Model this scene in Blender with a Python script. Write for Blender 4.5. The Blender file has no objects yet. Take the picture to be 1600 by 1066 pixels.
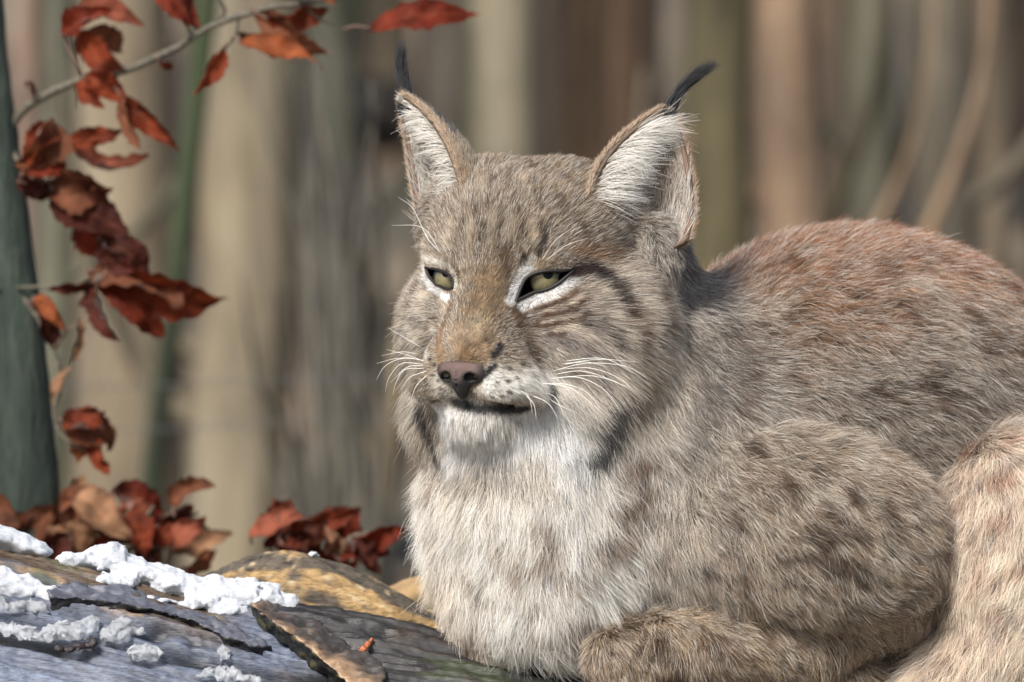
import bpy, math, random, time
import numpy as np
from mathutils import Vector, kdtree
from mathutils.bvhtree import BVHTree

T0 = time.time()
S = 0.0005            # metres per design unit (one unit is half a millimetre)
CAMD = 12000.0        # camera distance from the subject plane, design units
rng = np.random.default_rng(7)
random.seed(7)
scene = bpy.context.scene
COL = scene.collection

# ------------------------------------------------------------------ camera
cam_d = bpy.data.cameras.new('camera')
cam = bpy.data.objects.new('camera', cam_d)
COL.objects.link(cam)
cam.location = (0, -CAMD * S, 0)
cam.rotation_euler = (math.radians(90), 0, 0)
cam_d.sensor_width = 36.0
cam_d.lens = 36.0 * CAMD / 1600.0
cam_d.clip_start = 0.1
cam_d.clip_end = 400
cam_d.dof.use_dof = True
cam_d.dof.focus_distance = 5.955
cam_d.dof.aperture_fstop = 4.6
scene.camera = cam

# ------------------------------------------------------------------ light
SUN_EL, SUN_AZ = math.radians(43), math.radians(-30)   # azimuth from the viewer's side, towards the left
world = bpy.data.worlds.new('World'); scene.world = world
world.use_nodes = True
wn = world.node_tree.nodes; wl = world.node_tree.links
wn.clear()
sky = wn.new('ShaderNodeTexSky'); sky.sky_type = 'NISHITA'; sky.sun_disc = False
sky.sun_elevation = SUN_EL
sun_dir = Vector((math.sin(SUN_AZ) * math.cos(SUN_EL), -math.cos(SUN_AZ) * math.cos(SUN_EL), math.sin(SUN_EL)))
sky.sun_rotation = math.atan2(sun_dir.x, sun_dir.y)
sky.air_density = 1.0; sky.dust_density = 2.0; sky.ozone_density = 1.0
bg = wn.new('ShaderNodeBackground'); bg.inputs['Strength'].default_value = 0.075
wo = wn.new('ShaderNodeOutputWorld')
wl.new(sky.outputs[0], bg.inputs[0]); wl.new(bg.outputs[0], wo.inputs[0])
sd = bpy.data.lights.new('sun', 'SUN'); sd.energy = 3.1; sd.angle = math.radians(18); sd.color = (1.0, 0.96, 0.90)
sun = bpy.data.objects.new('sun', sd); COL.objects.link(sun)
sun.rotation_euler = (-sun_dir).to_track_quat('-Z', 'Y').to_euler()
sun.location = sun_dir * 20
scene.view_settings.view_transform = 'Standard'
scene.view_settings.look = 'None'
scene.view_settings.exposure = 0.9
scene.view_settings.gamma = 1.0
scene.cycles.max_bounces = 8
scene.cycles.diffuse_bounces = 4
scene.cycles.transparent_max_bounces = 8
scene.cycles.use_denoising = True
try:
    scene.cycles_curves.shape = 'RIBBONS'
    scene.cycles_curves.subdivisions = 2
except Exception:
    pass
try:
    scene.cycles.denoising_prefilter = 'ACCURATE'
except Exception:
    pass

# ------------------------------------------------------------------ helpers
def at(px, py, d=0.0):
    k = (CAMD + d) / CAMD
    return np.array([(px - 800.0) * k, d, (533.0 - py) * k])

def proj(P):
    k = (CAMD + P[:, 1]) / CAMD
    return P[:, 0] / k + 800.0, 533.0 - P[:, 2] / k

def lin(r, g=None, b=None):
    c = np.array([r, g, b] if g is not None else r, dtype=float) / 255.0
    return np.where(c <= 0.04045, c / 12.92, ((c + 0.055) / 1.055) ** 2.4)

def norm(v):
    return v / np.maximum(np.linalg.norm(v, axis=-1, keepdims=True), 1e-9)

def hash3(i, j, k, seed):
    h = (i.astype(np.int64) * 374761393 + j.astype(np.int64) * 668265263 + k.astype(np.int64) * 2147483647 + seed * 1274126177) & 0xffffffff
    h = ((h ^ (h >> 13)) * 1274126177) & 0xffffffff
    h = ((h ^ (h >> 16)) * 2246822519) & 0xffffffff
    return ((h ^ (h >> 15)) & 0xffff) / 65535.0

def noise(P, scale, seed=0):
    """value noise -1..1 ; scale may be a 3-vector (feature size)"""
    Q = P / np.asarray(scale, dtype=float)
    I = np.floor(Q); F = Q - I; I = I.astype(np.int64)
    F = F * F * (3 - 2 * F)
    out = np.zeros(len(P))
    for a in (0, 1):
        for b in (0, 1):
            for c in (0, 1):
                w = (F[:, 0] if a else 1 - F[:, 0]) * (F[:, 1] if b else 1 - F[:, 1]) * (F[:, 2] if c else 1 - F[:, 2])
                out += w * hash3(I[:, 0] + a, I[:, 1] + b, I[:, 2] + c, seed)
    return out * 2 - 1

def fbm(P, scale, seed=0, octs=3):
    s = np.asarray(scale, dtype=float); o = np.zeros(len(P)); a = 1.0
    for i in range(octs):
        o += a * noise(P + 17.3 * i, s, seed + i); s = s * 0.5; a *= 0.55
    return o

def sstep(a, b, x):
    t = np.clip((x - a) / (b - a), 0, 1)
    return t * t * (3 - 2 * t)

WPOS = {}
def put(o, parent=None):
    COL.objects.link(o)
    if parent is not None:
        o.parent = parent
        o.location = -WPOS[parent.name]
    WPOS[o.name] = Vector((0, 0, 0))
    return o

def empty(name, loc):
    o = bpy.data.objects.new(name, None); COL.objects.link(o)
    o.location = loc; o.empty_display_size = 0.05
    WPOS[o.name] = Vector(loc)
    return o

def tag(o, label=None, cat=None, group=None, kind=None):
    if label: o['label'] = label
    if cat: o['category'] = cat
    if group: o['group'] = group
    if kind: o['kind'] = kind
    return o

def mesh_np(name, V, F, mat, parent=None, smooth=True, colors=None, cname='tint'):
    """V in design units, F an (n,4) or (n,3) int array or list"""
    me = bpy.data.meshes.new(name)
    V = np.asarray(V, dtype=np.float32) * S
    if isinstance(F, np.ndarray):
        n, m = F.shape
        me.vertices.add(len(V)); me.vertices.foreach_set('co', V.ravel())
        me.loops.add(n * m); me.loops.foreach_set('vertex_index', F.astype(np.int32).ravel())
        me.polygons.add(n); me.polygons.foreach_set('loop_start', np.arange(0, n * m, m, dtype=np.int32))
        me.update(calc_edges=True); me.validate()
    else:
        me.from_pydata(V.tolist(), [], F)
    if smooth:
        me.polygons.foreach_set('use_smooth', np.ones(len(me.polygons), dtype=bool))
    if colors is not None:
        at_ = me.attributes.new(cname, 'FLOAT_COLOR', 'POINT')
        c4 = np.ones((len(V), 4), dtype=np.float32); c4[:, :3] = colors
        at_.data.foreach_set('color', c4.ravel())
    me.update()
    o = bpy.data.objects.new(name, me)
    if mat is not None: me.materials.append(mat)
    return put(o, parent)

def tube(pts, radii, sides=8, cap=True):
    pts = np.asarray(pts, float); n = len(pts); radii = np.broadcast_to(np.asarray(radii, float), (n,))
    tg = norm(np.gradient(pts, axis=0))
    up = np.array([0, 0.3, 1.0]); up = up / np.linalg.norm(up)
    if abs(np.dot(tg[0], up)) > 0.9: up = np.array([1.0, 0.2, 0])
    A = norm(np.cross(tg, up)); B = np.cross(A, tg)
    th = np.linspace(0, 2 * math.pi, sides, endpoint=False)
    V = pts[:, None, :] + radii[:, None, None] * (np.cos(th)[None, :, None] * A[:, None, :] + np.sin(th)[None, :, None] * B[:, None, :])
    V = V.reshape(-1, 3); F = []
    for i in range(n - 1):
        for j in range(sides):
            k = (j + 1) % sides
            F.append((i * sides + j, i * sides + k, (i + 1) * sides + k, (i + 1) * sides + j))
    if cap:
        F.append(tuple(range(sides - 1, -1, -1))); F.append(tuple((n - 1) * sides + j for j in range(sides)))
    return V, F

def spline(pts, n):
    """Catmull-Rom through pts"""
    P = np.asarray(pts, float)
    P = np.vstack([2 * P[0] - P[1], P, 2 * P[-1] - P[-2]])
    out = []
    m = len(P) - 3
    for q in np.linspace(0, m - 1e-6, n):
        i = int(q); t = q - i
        a, b, c, d = P[i:i + 4]
        out.append(0.5 * (2 * b + (c - a) * t + (2 * a - 5 * b + 4 * c - d) * t * t + (3 * b - a - 3 * c + d) * t ** 3))
    return np.array(out)

# ---- node materials
class NT:
    def __init__(self, name):
        self.m = bpy.data.materials.new(name); self.m.use_nodes = True
        self.t = self.m.node_tree; self.n = self.t.nodes; self.l = self.t.links
        self.b = self.n['Principled BSDF']; self.out = self.n['Material Output']
    def node(self, typ, **kw):
        x = self.n.new(typ)
        for k, v in kw.items(): setattr(x, k, v)
        return x
    def link(self, a, b): self.l.new(a, b)
    def noise(self, scale, detail=4, rough=0.6, vec=None):
        x = self.node('ShaderNodeTexNoise')
        x.inputs['Scale'].default_value = scale; x.inputs['Detail'].default_value = detail; x.inputs['Roughness'].default_value = rough
        if vec is not None: self.link(vec, x.inputs['Vector'])
        return x.outputs['Fac']
    def mapping(self, scale=(1, 1, 1), rot=(0, 0, 0), src='Object'):
        tc = self.node('ShaderNodeTexCoord'); mp = self.node('ShaderNodeMapping')
        mp.inputs['Scale'].default_value = scale; mp.inputs['Rotation'].default_value = rot
        self.link(tc.outputs[src], mp.inputs['Vector']); return mp.outputs[0]
    def ramp(self, fac, stops):
        r = self.node('ShaderNodeValToRGB')
        e = r.color_ramp.elements
        while len(e) < len(stops): e.new(0.5)
        for q, (p, c) in zip(e, stops):
            q.position = p; q.color = (*[float(x) for x in c], 1) if len(c) == 3 else c
        self.link(fac, r.inputs[0]); return r.outputs[0]
    def mix(self, a, b, fac, typ='MIX'):
        x = self.node('ShaderNodeMix', data_type='RGBA', blend_type=typ)
        for sock, v in ((x.inputs[6], a), (x.inputs[7], b), (x.inputs[0], fac)):
            if hasattr(v, 'links'): self.link(v, sock)
            elif isinstance(v, (int, float)): sock.default_value = v
            else: sock.default_value = (*[float(q) for q in v], 1)
        return x.outputs[2]
    def bump(self, h, strength=0.4, dist=0.01):
        x = self.node('ShaderNodeBump'); x.inputs['Strength'].default_value = strength; x.inputs['Distance'].default_value = dist
        self.link(h, x.inputs['Height']); self.link(x.outputs[0], self.b.inputs['Normal'])
    def color(self, c):
        if hasattr(c, 'links'): self.link(c, self.b.inputs['Base Color'])
        else: self.b.inputs['Base Color'].default_value = (*[float(q) for q in c], 1)
    def set(self, **kw):
        for k, v in kw.items(): self.b.inputs[k.replace('_', ' ').title().replace('Ior', 'IOR')].default_value = v
        return self
    def attr(self, name):
        x = self.node('ShaderNodeAttribute'); x.attribute_name = name; return x.outputs['Color']

def mat_fur(name):
    t = NT(name)
    col = t.attr('fur_color')
    hi = t.node('ShaderNodeHairInfo')
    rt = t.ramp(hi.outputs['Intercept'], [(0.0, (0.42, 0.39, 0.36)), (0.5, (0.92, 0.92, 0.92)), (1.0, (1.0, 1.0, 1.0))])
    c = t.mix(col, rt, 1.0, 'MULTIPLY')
    df = t.node('ShaderNodeBsdfDiffuse'); t.link(c, df.inputs[0])
    tr = t.node('ShaderNodeBsdfTranslucent'); t.link(c, tr.inputs[0])
    m1 = t.node('ShaderNodeMixShader'); m1.inputs[0].default_value = 0.2
    t.link(df.outputs[0], m1.inputs[1]); t.link(tr.outputs[0], m1.inputs[2])
    hb = t.node('ShaderNodeBsdfHair'); hb.component = 'Reflection'
    hb.inputs['RoughnessU'].default_value = 0.35; hb.inputs['RoughnessV'].default_value = 0.6
    hb.inputs['Color'].default_value = (0.9, 0.9, 0.9, 1)
    m2 = t.node('ShaderNodeMixShader'); m2.inputs[0].default_value = 0.06
    t.link(m1.outputs[0], m2.inputs[1]); t.link(hb.outputs[0], m2.inputs[2])
    t.n.remove(t.b); t.link(m2.outputs[0], t.out.inputs[0])
    return t.m

# =================================================================== SETTING
def ground_height(x, y):
    """metres"""
    P = np.stack([x, y, np.zeros_like(x)], 1)
    h = -0.66 + 0.05 * fbm(P, (0.9, 0.9, 1), 3) * sstep(-6, -3, y)
    yy = np.maximum(y - 2.0, 0)
    h = h + 0.20 * yy * sstep(0, 2.0, yy) + 0.05 * np.maximum(yy - 3, 0) ** 1.15
    h = h + 0.10 * fbm(P + 50, (0.7, 0.7, 1), 5) * sstep(2, 4, y)
    return h

def build_ground():
    xs = np.concatenate([np.linspace(-120, -8, 20)[:-1], np.linspace(-8, 8, 130), np.linspace(8, 120, 20)[1:]])
    ys = np.concatenate([np.linspace(-60, -8, 10)[:-1], np.linspace(-8, 14, 170), np.linspace(14, 160, 24)[1:]])
    X, Y = np.meshgrid(xs, ys, indexing='ij')
    H = ground_height(X.ravel(), np.minimum(Y.ravel(), 60))
    V = np.stack([X.ravel(), Y.ravel(), H], 1) / S
    n, m = len(xs), len(ys)
    I = np.arange(n * m).reshape(n, m)
    F = np.stack([I[:-1, :-1], I[1:, :-1], I[1:, 1:], I[:-1, 1:]], -1).reshape(-1, 4)
    t = NT('leaf_litter_soil')
    v = t.mapping()
    a = t.noise(7.0, 6, 0.65, v); b = t.noise(1.3, 3, 0.5, v)
    c1 = t.ramp(a, [(0.30, lin(52, 45, 38)), (0.5, lin(104, 92, 78)), (0.62, lin(140, 124, 104)), (0.78, lin(165, 152, 132))])
    c2 = t.ramp(b, [(0.35, lin(70, 76, 70)), (0.65, lin(150, 134, 112))])
    t.color(t.mix(c1, c2, 0.45)); t.set(roughness=0.9)
    t.bump(a, 0.8, 0.03)
    g = mesh_np('forest_ground', V, F, t.m)
    tag(g, 'brown leaf littered forest floor rising to a bank behind the lynx', 'ground', kind='structure')

build_ground()

def bark_mat(name, c_dark, c_mid, c_light, moss=0.0, gscale=14):
    t = NT(name)
    v = t.mapping((1, 1, 0.16))
    v2 = t.mapping((1, 1, 0.5))
    a = t.noise(gscale * 2.2, 5, 0.65, v); b = t.noise(3.2, 6, 0.62, v2)
    c = t.ramp(a, [(0.28, c_dark), (0.5, c_mid), (0.75, c_light)])
    c = t.mix(c, t.ramp(b, [(0.38, (0.42, 0.42, 0.43)), (0.5, (0.9, 0.88, 0.86)), (0.66, (1.2, 1.16, 1.08))]), 0.9, 'MULTIPLY')
    if moss > 0:
        mo = t.noise(3.0, 4, 0.6, v2)
        c = t.mix(c, lin(74, 88, 52), t.ramp(mo, [(0.62 - 0.3 * moss, (0, 0, 0)), (0.80 - 0.2 * moss, (1, 1, 1))]))
    t.color(t.mix(c, (0.52, 0.52, 0.52), 1.0, 'MULTIPLY')); t.set(roughness=0.85)
    t.bump(a, 0.7, 0.012)
    return t.m

def trunk(label, px0, px1, width, dist, dark, mid, light, moss=0.0, seed=0, name='bare_tree', group=None, top=2.6):
    if 'leaning stem' in label: top = 0.2
    """px0 / px1: where the trunk crosses the top and the bottom of the view; width in pixels; dist = metres from the camera"""
    d = dist / S - CAMD
    jr = random.Random(seed + 77); px0 += jr.uniform(-24, 24); px1 += jr.uniform(-16, 16)
    a = at(px0, 0, d); b = at(px1, 1066, d)
    dirv = (a - b) / (a[2] - b[2])
    gz = float(ground_height(np.array([b[0] * S]), np.array([d * S]))[0]) / S - 200
    zs = np.linspace(gz, top / S, 46)
    r = width * 0.5 * dist / 6.0
    P = np.array([b + dirv * (z - b[2]) for z in zs])
    wob = np.stack([noise(np.stack([zs * 0, zs * 0 + seed * 31.7, zs], 1), 700, 11), noise(np.stack([zs * 0, zs * 0 + seed * 31.7, zs], 1), 700, 12), zs * 0], 1)
    P = P + wob * r * 0.3
    rad = r * (1.06 - 0.16 * (zs - zs[0]) / (zs[-1] - zs[0])) + r * 0.7 * np.exp(-(zs - zs[0]) / 180.0)
    V, F = tube(P, rad, 20)
    nrm = V - np.repeat(P, 20, axis=0)
    V = V + norm(nrm) * (0.09 * r * fbm(V + seed * 97, (60, 60, 260), 21))[:, None]
    root = empty(name, (float(b[0] * S), float(d * S), float((gz + 200) * S)))
    tag(root, label, 'tree', group)
    m = bark_mat(name + '_bark', lin(*dark), lin(*mid), lin(*light), moss)
    mesh_np('trunk', V, F, m, root)
    if 'blotchy' in label:  # near-black lump added to stand in for the shade of a dark hollow
        c = at(598, 178, d - 60); k_ = dist / 6
        u_ = np.linspace(0, math.pi, 14); w_ = np.linspace(0, 2 * math.pi, 20, endpoint=False)
        Vb = np.array([c + k_ * np.array([46 * math.sin(a_) * math.cos(b_), 46 * math.sin(a_) * math.sin(b_), 58 * math.cos(a_)]) for a_ in u_ for b_ in w_])
        Vb = Vb + norm(Vb - c) * (14 * fbm(Vb, (50, 50, 50), 17))[:, None]
        Fb = [(i * 20 + j, i * 20 + (j + 1) % 20, (i + 1) * 20 + (j + 1) % 20, (i + 1) * 20 + j) for i in range(13) for j in range(20)]
        mesh_np('burl', Vb, Fb, bark_mat('burl_bark', lin(14, 13, 13), lin(26, 24, 24), lin(48, 44, 42)), root)
    # a couple of stub limbs high on the trunk, above the view
    rr = random.Random(seed)
    for q in range(2 if (seed < 20 and top > 2 and width > 60) else 0):   # thin side branches within sight
        i = int(np.argmin(abs(zs - rr.uniform(-350, 600)))); sx = rr.choice((-1, 1)); L = rr.uniform(500, 1000)
        pts = spline([P[i], P[i] + np.array([sx * L * .3, -60, L * .25]), P[i] + np.array([sx * L * .5, -100, L * 0.75]), P[i] + np.array([sx * L * .55, -140, L * 1.3])], 14)
        V2, F2 = tube(pts, np.linspace(rr.uniform(16, 34), 4, 14), 8); mesh_np('limb', V2, F2, m, root)
    for q in range(3 if top > 2 else 0):
        z = 1.5 / S + q * 0.35 / S; i = int(np.argmin(abs(zs - z)))
        ang = rr.uniform(0, 6.28); L = 900 + 500 * rr.random()
        pts = spline([P[i], P[i] + np.array([math.cos(ang) * L * .4, math.sin(ang) * L * .4, L * .35]), P[i] + np.array([math.cos(ang) * L * .7, math.sin(ang) * L * .7, L * 0.9])], 8)
        V2, F2 = tube(pts, np.linspace(r * 0.35, r * 0.08, 8), 8)
        mesh_np('limb', V2, F2, m, root)

TR = [
 ('pinkish tan young trunk partly behind the leaning mossy sapling', 34, 28, 38, 8.7, (110, 88, 74), (168, 142, 124), (190, 168, 150), 0.0),
 ('slim grey green trunk behind the hanging red leaves', 82, 76, 62, 9.0, (80, 82, 70), (122, 122, 104), (150, 148, 128), 0.35),
 ('broad beige trunk behind the beech twig', 208, 196, 176, 9.3, (128, 112, 92), (172, 157, 133), (196, 184, 160), 0.0),
 ('thin dark green leaning sapling in front of two beige trunks', 338, 196, 34, 8.1, (24, 30, 20), (46, 54, 34), (78, 84, 56), 0.7),
 ('broad straight pale beige trunk with yellowish flank', 408, 342, 146, 8.9, (124, 111, 90), (168, 155, 130), (192, 182, 158), 0.0),
 ('blotchy dark grey trunk behind the dark tufted ear', 536, 540, 112, 10.2, (46, 46, 42), (98, 96, 88), (150, 146, 134), 0.2),
 ('tan leaning stem beside the chest of the lynx', 770, 500, 62, 8.6, (118, 100, 74), (150, 132, 102), (170, 154, 124), 0.0),
 ('grey brown trunk between the two ears nearest the darker tuft', 700, 694, 96, 9.8, (72, 66, 60), (122, 114, 104), (152, 144, 132), 0.1),
 ('light grey trunk directly over the crown of the head', 806, 800, 118, 9.2, (124, 116, 98), (172, 162, 140), (194, 184, 164), 0.2),
 ('narrow orange tan trunk over the forehead', 912, 910, 70, 9.4, (140, 110, 80), (190, 158, 124), (208, 180, 148), 0.0),
 ('reddish brown trunk behind the wide open ear', 1004, 1004, 104, 9.6, (124, 98, 78), (172, 142, 116), (192, 166, 140), 0.0),
 ('olive brown trunk beside the slanting ear tuft', 1136, 1130, 92, 9.1, (80, 74, 48), (126, 116, 82), (150, 140, 104), 0.25),
 ('light orange tan trunk rising behind the arched back', 1252, 1246, 104, 8.8, (140, 112, 88), (186, 156, 126), (206, 180, 152), 0.0),
 ('grey green trunk over the highest point of the back', 1378, 1372, 82, 9.3, (80, 82, 68), (126, 124, 106), (152, 148, 130), 0.3),
 ('grey tan grooved trunk over the falling rump line', 1492, 1500, 100, 9.0, (92, 86, 72), (142, 132, 114), (168, 158, 138), 0.1),
 ('narrow beige trunk next to the grooved grey tan one', 1562, 1562, 46, 9.4, (112, 98, 80), (158, 142, 120), (178, 164, 144), 0.0),
 ('very dark trunk beside the small patch of snow', 1622, 1622, 52, 9.1, (30, 28, 26), (58, 52, 48), (84, 78, 70), 0.0),
]
for i, (lab, a, b, w, d, dk, md, lt, mo) in enumerate(TR):
    trunk(lab, a, b, w, d, dk, md, lt, mo, seed=i)
for i, (px, w, d) in enumerate([(-60, 90, 11.5), (130, 60, 11.8), (290, 70, 12.2), (480, 70, 11.6), (612, 90, 12.5), (745, 60, 12.0), (868, 70, 11.9), (958, 60, 12.4), (1078, 80, 11.7), (1196, 60, 12.1), (1318, 70, 11.8), (1436, 70, 12.3), (1540, 70, 11.8), (1600, 60, 12.6), (1690, 110, 11.4), (-220, 90, 10.5), (-420, 120, 11.6), (-640, 100, 10.2), (-900, 130, 11.2), (1860, 100, 10.6), (2060, 120, 11.7), (2300, 110, 10.4)]):
    trunk('dim brown trunk standing far back in the wood behind the front row', px, px + random.uniform(-15, 15), w, d, (76, 64, 54), (130, 112, 94), (158, 140, 120), 0.2, seed=40 + i, group='far trunks behind the front row')

# loose litter on the bank, too many to count
def build_litter():
    n = 5200
    x = rng.uniform(-4.5, 4.5, n); y = rng.uniform(0.5, 7.5, n)
    z = ground_height(x, y) + 0.006
    C = np.stack([x, y, z], 1) / S
    L = rng.uniform(50, 120, n); A = norm(rng.normal(0, 1, (n, 3)) * np.array([1, 1, 0.35])); B = norm(np.cross(A, rng.normal(0, .5, (n, 3)) + np.array([0, 0, 1])))
    N = np.cross(A, B)
    pr = [(-.5, 0, .1), (-.15, .3, .0), (.2, .26, .02), (.5, 0, .15), (.2, -.26, .0), (-.15, -.3, .05), (0, 0, -.06)]
    V = np.concatenate([(C + L[:, None] * (a * A + b * B + c * N))[:, None] for a, b, c in pr], 1).reshape(-1, 3)
    base = (np.arange(n) * 7)[:, None]
    F = np.concatenate([base + np.array([[i, (i + 1) % 6, 6]]) for i in range(6)], 0)
    pal = np.array([lin(128, 92, 62), lin(158, 126, 92), lin(96, 66, 48), lin(150, 140, 122), lin(110, 62, 40)])
    c = pal[rng.integers(0, 5, n)] * rng.uniform(0.7, 1.15, (n, 1))
    t = NT('dead_leaf_litter'); t.color(t.attr('tint')); t.set(roughness=0.7)
    o = mesh_np('leaf_litter', V, F, t.m, colors=np.repeat(c, 7, axis=0))
    tag(o, 'loose dead leaves strewn over the bank behind', 'leaf litter', kind='stuff')
build_litter()
print('setting', round(time.time() - T0, 1))

# =================================================================== SURFACE EXTRACTION
def nets(xs, ys, zs, D):
    """naive surface nets on a rectilinear grid; negative = inside"""
    nx, ny, nz = D.shape
    ins = D < 0
    cs = ins[:-1, :-1, :-1].astype(np.int8)
    cnt = np.zeros((nx - 1, ny - 1, nz - 1), np.int8)
    for a in (0, 1):
        for b in (0, 1):
            for c in (0, 1):
                cnt += ins[a:nx - 1 + a, b:ny - 1 + b, c:nz - 1 + c]
    act = (cnt > 0) & (cnt < 8)
    I, J, K = np.nonzero(act)
    idx = -np.ones(act.shape, np.int64); idx[I, J, K] = np.arange(len(I))
    acc = np.zeros((len(I), 3)); num = np.zeros(len(I))
    corners = [(a, b, c) for a in (0, 1) for b in (0, 1) for c in (0, 1)]
    for p in corners:
        for ax in range(3):
            if p[ax] == 1: continue
            q = list(p); q[ax] = 1
            d0 = D[I + p[0], J + p[1], K + p[2]]; d1 = D[I + q[0], J + q[1], K + q[2]]
            cr = (d0 < 0) != (d1 < 0)
            t = np.where(cr, d0 / np.where(cr, d0 - d1, 1), 0)
            pos = [p[0] + 0.0, p[1] + 0.0, p[2] + 0.0]
            pt = np.stack([np.full(len(I), float(v)) for v in pos], 1); pt[:, ax] = t
            acc += pt * cr[:, None]; num += cr
    f = acc / np.maximum(num, 1)[:, None]
    V = np.stack([xs[I] + f[:, 0] * (xs[I + 1] - xs[I]), ys[J] + f[:, 1] * (ys[J + 1] - ys[J]), zs[K] + f[:, 2] * (zs[K + 1] - zs[K])], 1)
    Fs = []
    # x edges
    def quads(s0, s1, sel, ix):
        i, j, k = np.nonzero(sel)
        return i, j, k
    e = ins[:-1, 1:-1, 1:-1] != ins[1:, 1:-1, 1:-1]
    i, j, k = np.nonzero(e); j += 1; k += 1
    q = np.stack([idx[i, j - 1, k - 1], idx[i, j, k - 1], idx[i, j, k], idx[i, j - 1, k]], 1)
    fl = ~ins[i, j, k]; q[fl] = q[fl][:, ::-1]; Fs.append(q)
    e = ins[1:-1, :-1, 1:-1] != ins[1:-1, 1:, 1:-1]
    i, j, k = np.nonzero(e); i += 1; k += 1
    q = np.stack([idx[i - 1, j, k - 1], idx[i - 1, j, k], idx[i, j, k], idx[i, j, k - 1]], 1)
    fl = ~ins[i, j, k]; q[fl] = q[fl][:, ::-1]; Fs.append(q)
    e = ins[1:-1, 1:-1, :-1] != ins[1:-1, 1:-1, 1:]
    i, j, k = np.nonzero(e); i += 1; j += 1
    q = np.stack([idx[i - 1, j - 1, k], idx[i, j - 1, k], idx[i, j, k], idx[i - 1, j, k]], 1)
    fl = ~ins[i, j, k]; q[fl] = q[fl][:, ::-1]; Fs.append(q)
    F = np.concatenate(Fs); F = F[(F >= 0).all(1)]
    return V, F

def ell(P, c, r, R=None):
    """approximate signed distance to an ellipsoid; R rows are its local axes"""
    q = [P[0] - c[0], P[1] - c[1], P[2] - c[2]]
    if R is not None:
        q = [R[i][0] * q[0] + R[i][1] * q[1] + R[i][2] * q[2] for i in range(3)]
    k0 = np.sqrt((q[0] / r[0]) ** 2 + (q[1] / r[1]) ** 2 + (q[2] / r[2]) ** 2)
    k1 = np.sqrt((q[0] / r[0] ** 2) ** 2 + (q[1] / r[1] ** 2) ** 2 + (q[2] / r[2] ** 2) ** 2)
    return k0 * (k0 - 1.0) / np.maximum(k1, 1e-6)

def capsule(P, a, b, ra, rb):
    ab = b - a; L2 = float(ab @ ab)
    t = np.clip(((P[0] - a[0]) * ab[0] + (P[1] - a[1]) * ab[1] + (P[2] - a[2]) * ab[2]) / L2, 0, 1)
    return np.sqrt((P[0] - a[0] - t * ab[0]) ** 2 + (P[1] - a[1] - t * ab[1]) ** 2 + (P[2] - a[2] - t * ab[2]) ** 2) - (ra + (rb - ra) * t)

def smin(a, b, k):
    h = np.maximum(k - np.abs(a - b), 0) / k
    return np.minimum(a, b) - h * h * k * 0.25

def blob_mesh(blobs, step, amp, scale, seed, k=14, octs=3, ridged=False):
    C = np.array([b[0] for b in blobs]); Rr = np.array([b[1] for b in blobs])
    lo = (C - Rr).min(0) - 3 * step - amp; hi = (C + Rr).max(0) + 3 * step + amp
    xs, ys, zs = [np.arange(lo[i], hi[i] + step, step) for i in range(3)]
    G = np.meshgrid(xs, ys, zs, indexing='ij')
    D = None
    for c, r in blobs:
        d = ell(G, c, r); D = d if D is None else smin(D, d, k)
    P = np.stack([g.ravel() for g in G], 1)
    n = fbm(P, scale, seed, octs) + 0.3 * noise(P, max(2.2 * step, 6.0), seed + 40)
    if ridged: n = 0.7 - 2 * np.abs(n)
    D = D + (amp * n).reshape(D.shape)
    return nets(xs, ys, zs, D)

# =================================================================== LOG
LC = np.array([(-900, 640), (-500, 735), (0, 850), (75, 868), (180, 892), (300, 926), (430, 956), (600, 980), (720, 994), (900, 1036), (1010, 1062), (1300, 1108), (1700, 1146), (2500, 1190)], float)
LY0, LRY, LRZ = 60.0, 280.0, 380.0
def log_top(px): return np.interp(px, LC[:, 0], LC[:, 1])
def log_depth(px, py):
    """depth of the log's front surface at a view position"""
    drop = np.clip((py - log_top(px)) / LRZ, 0.0, 1.0)
    return LY0 - LRY * math.sqrt(max(0.0, 1 - (1 - drop) ** 2))
def on_log(px, py, lift=0.0):
    d = log_depth(px, py)
    return at(px, py - lift * 0.6, d - lift * 0.6)

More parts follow.
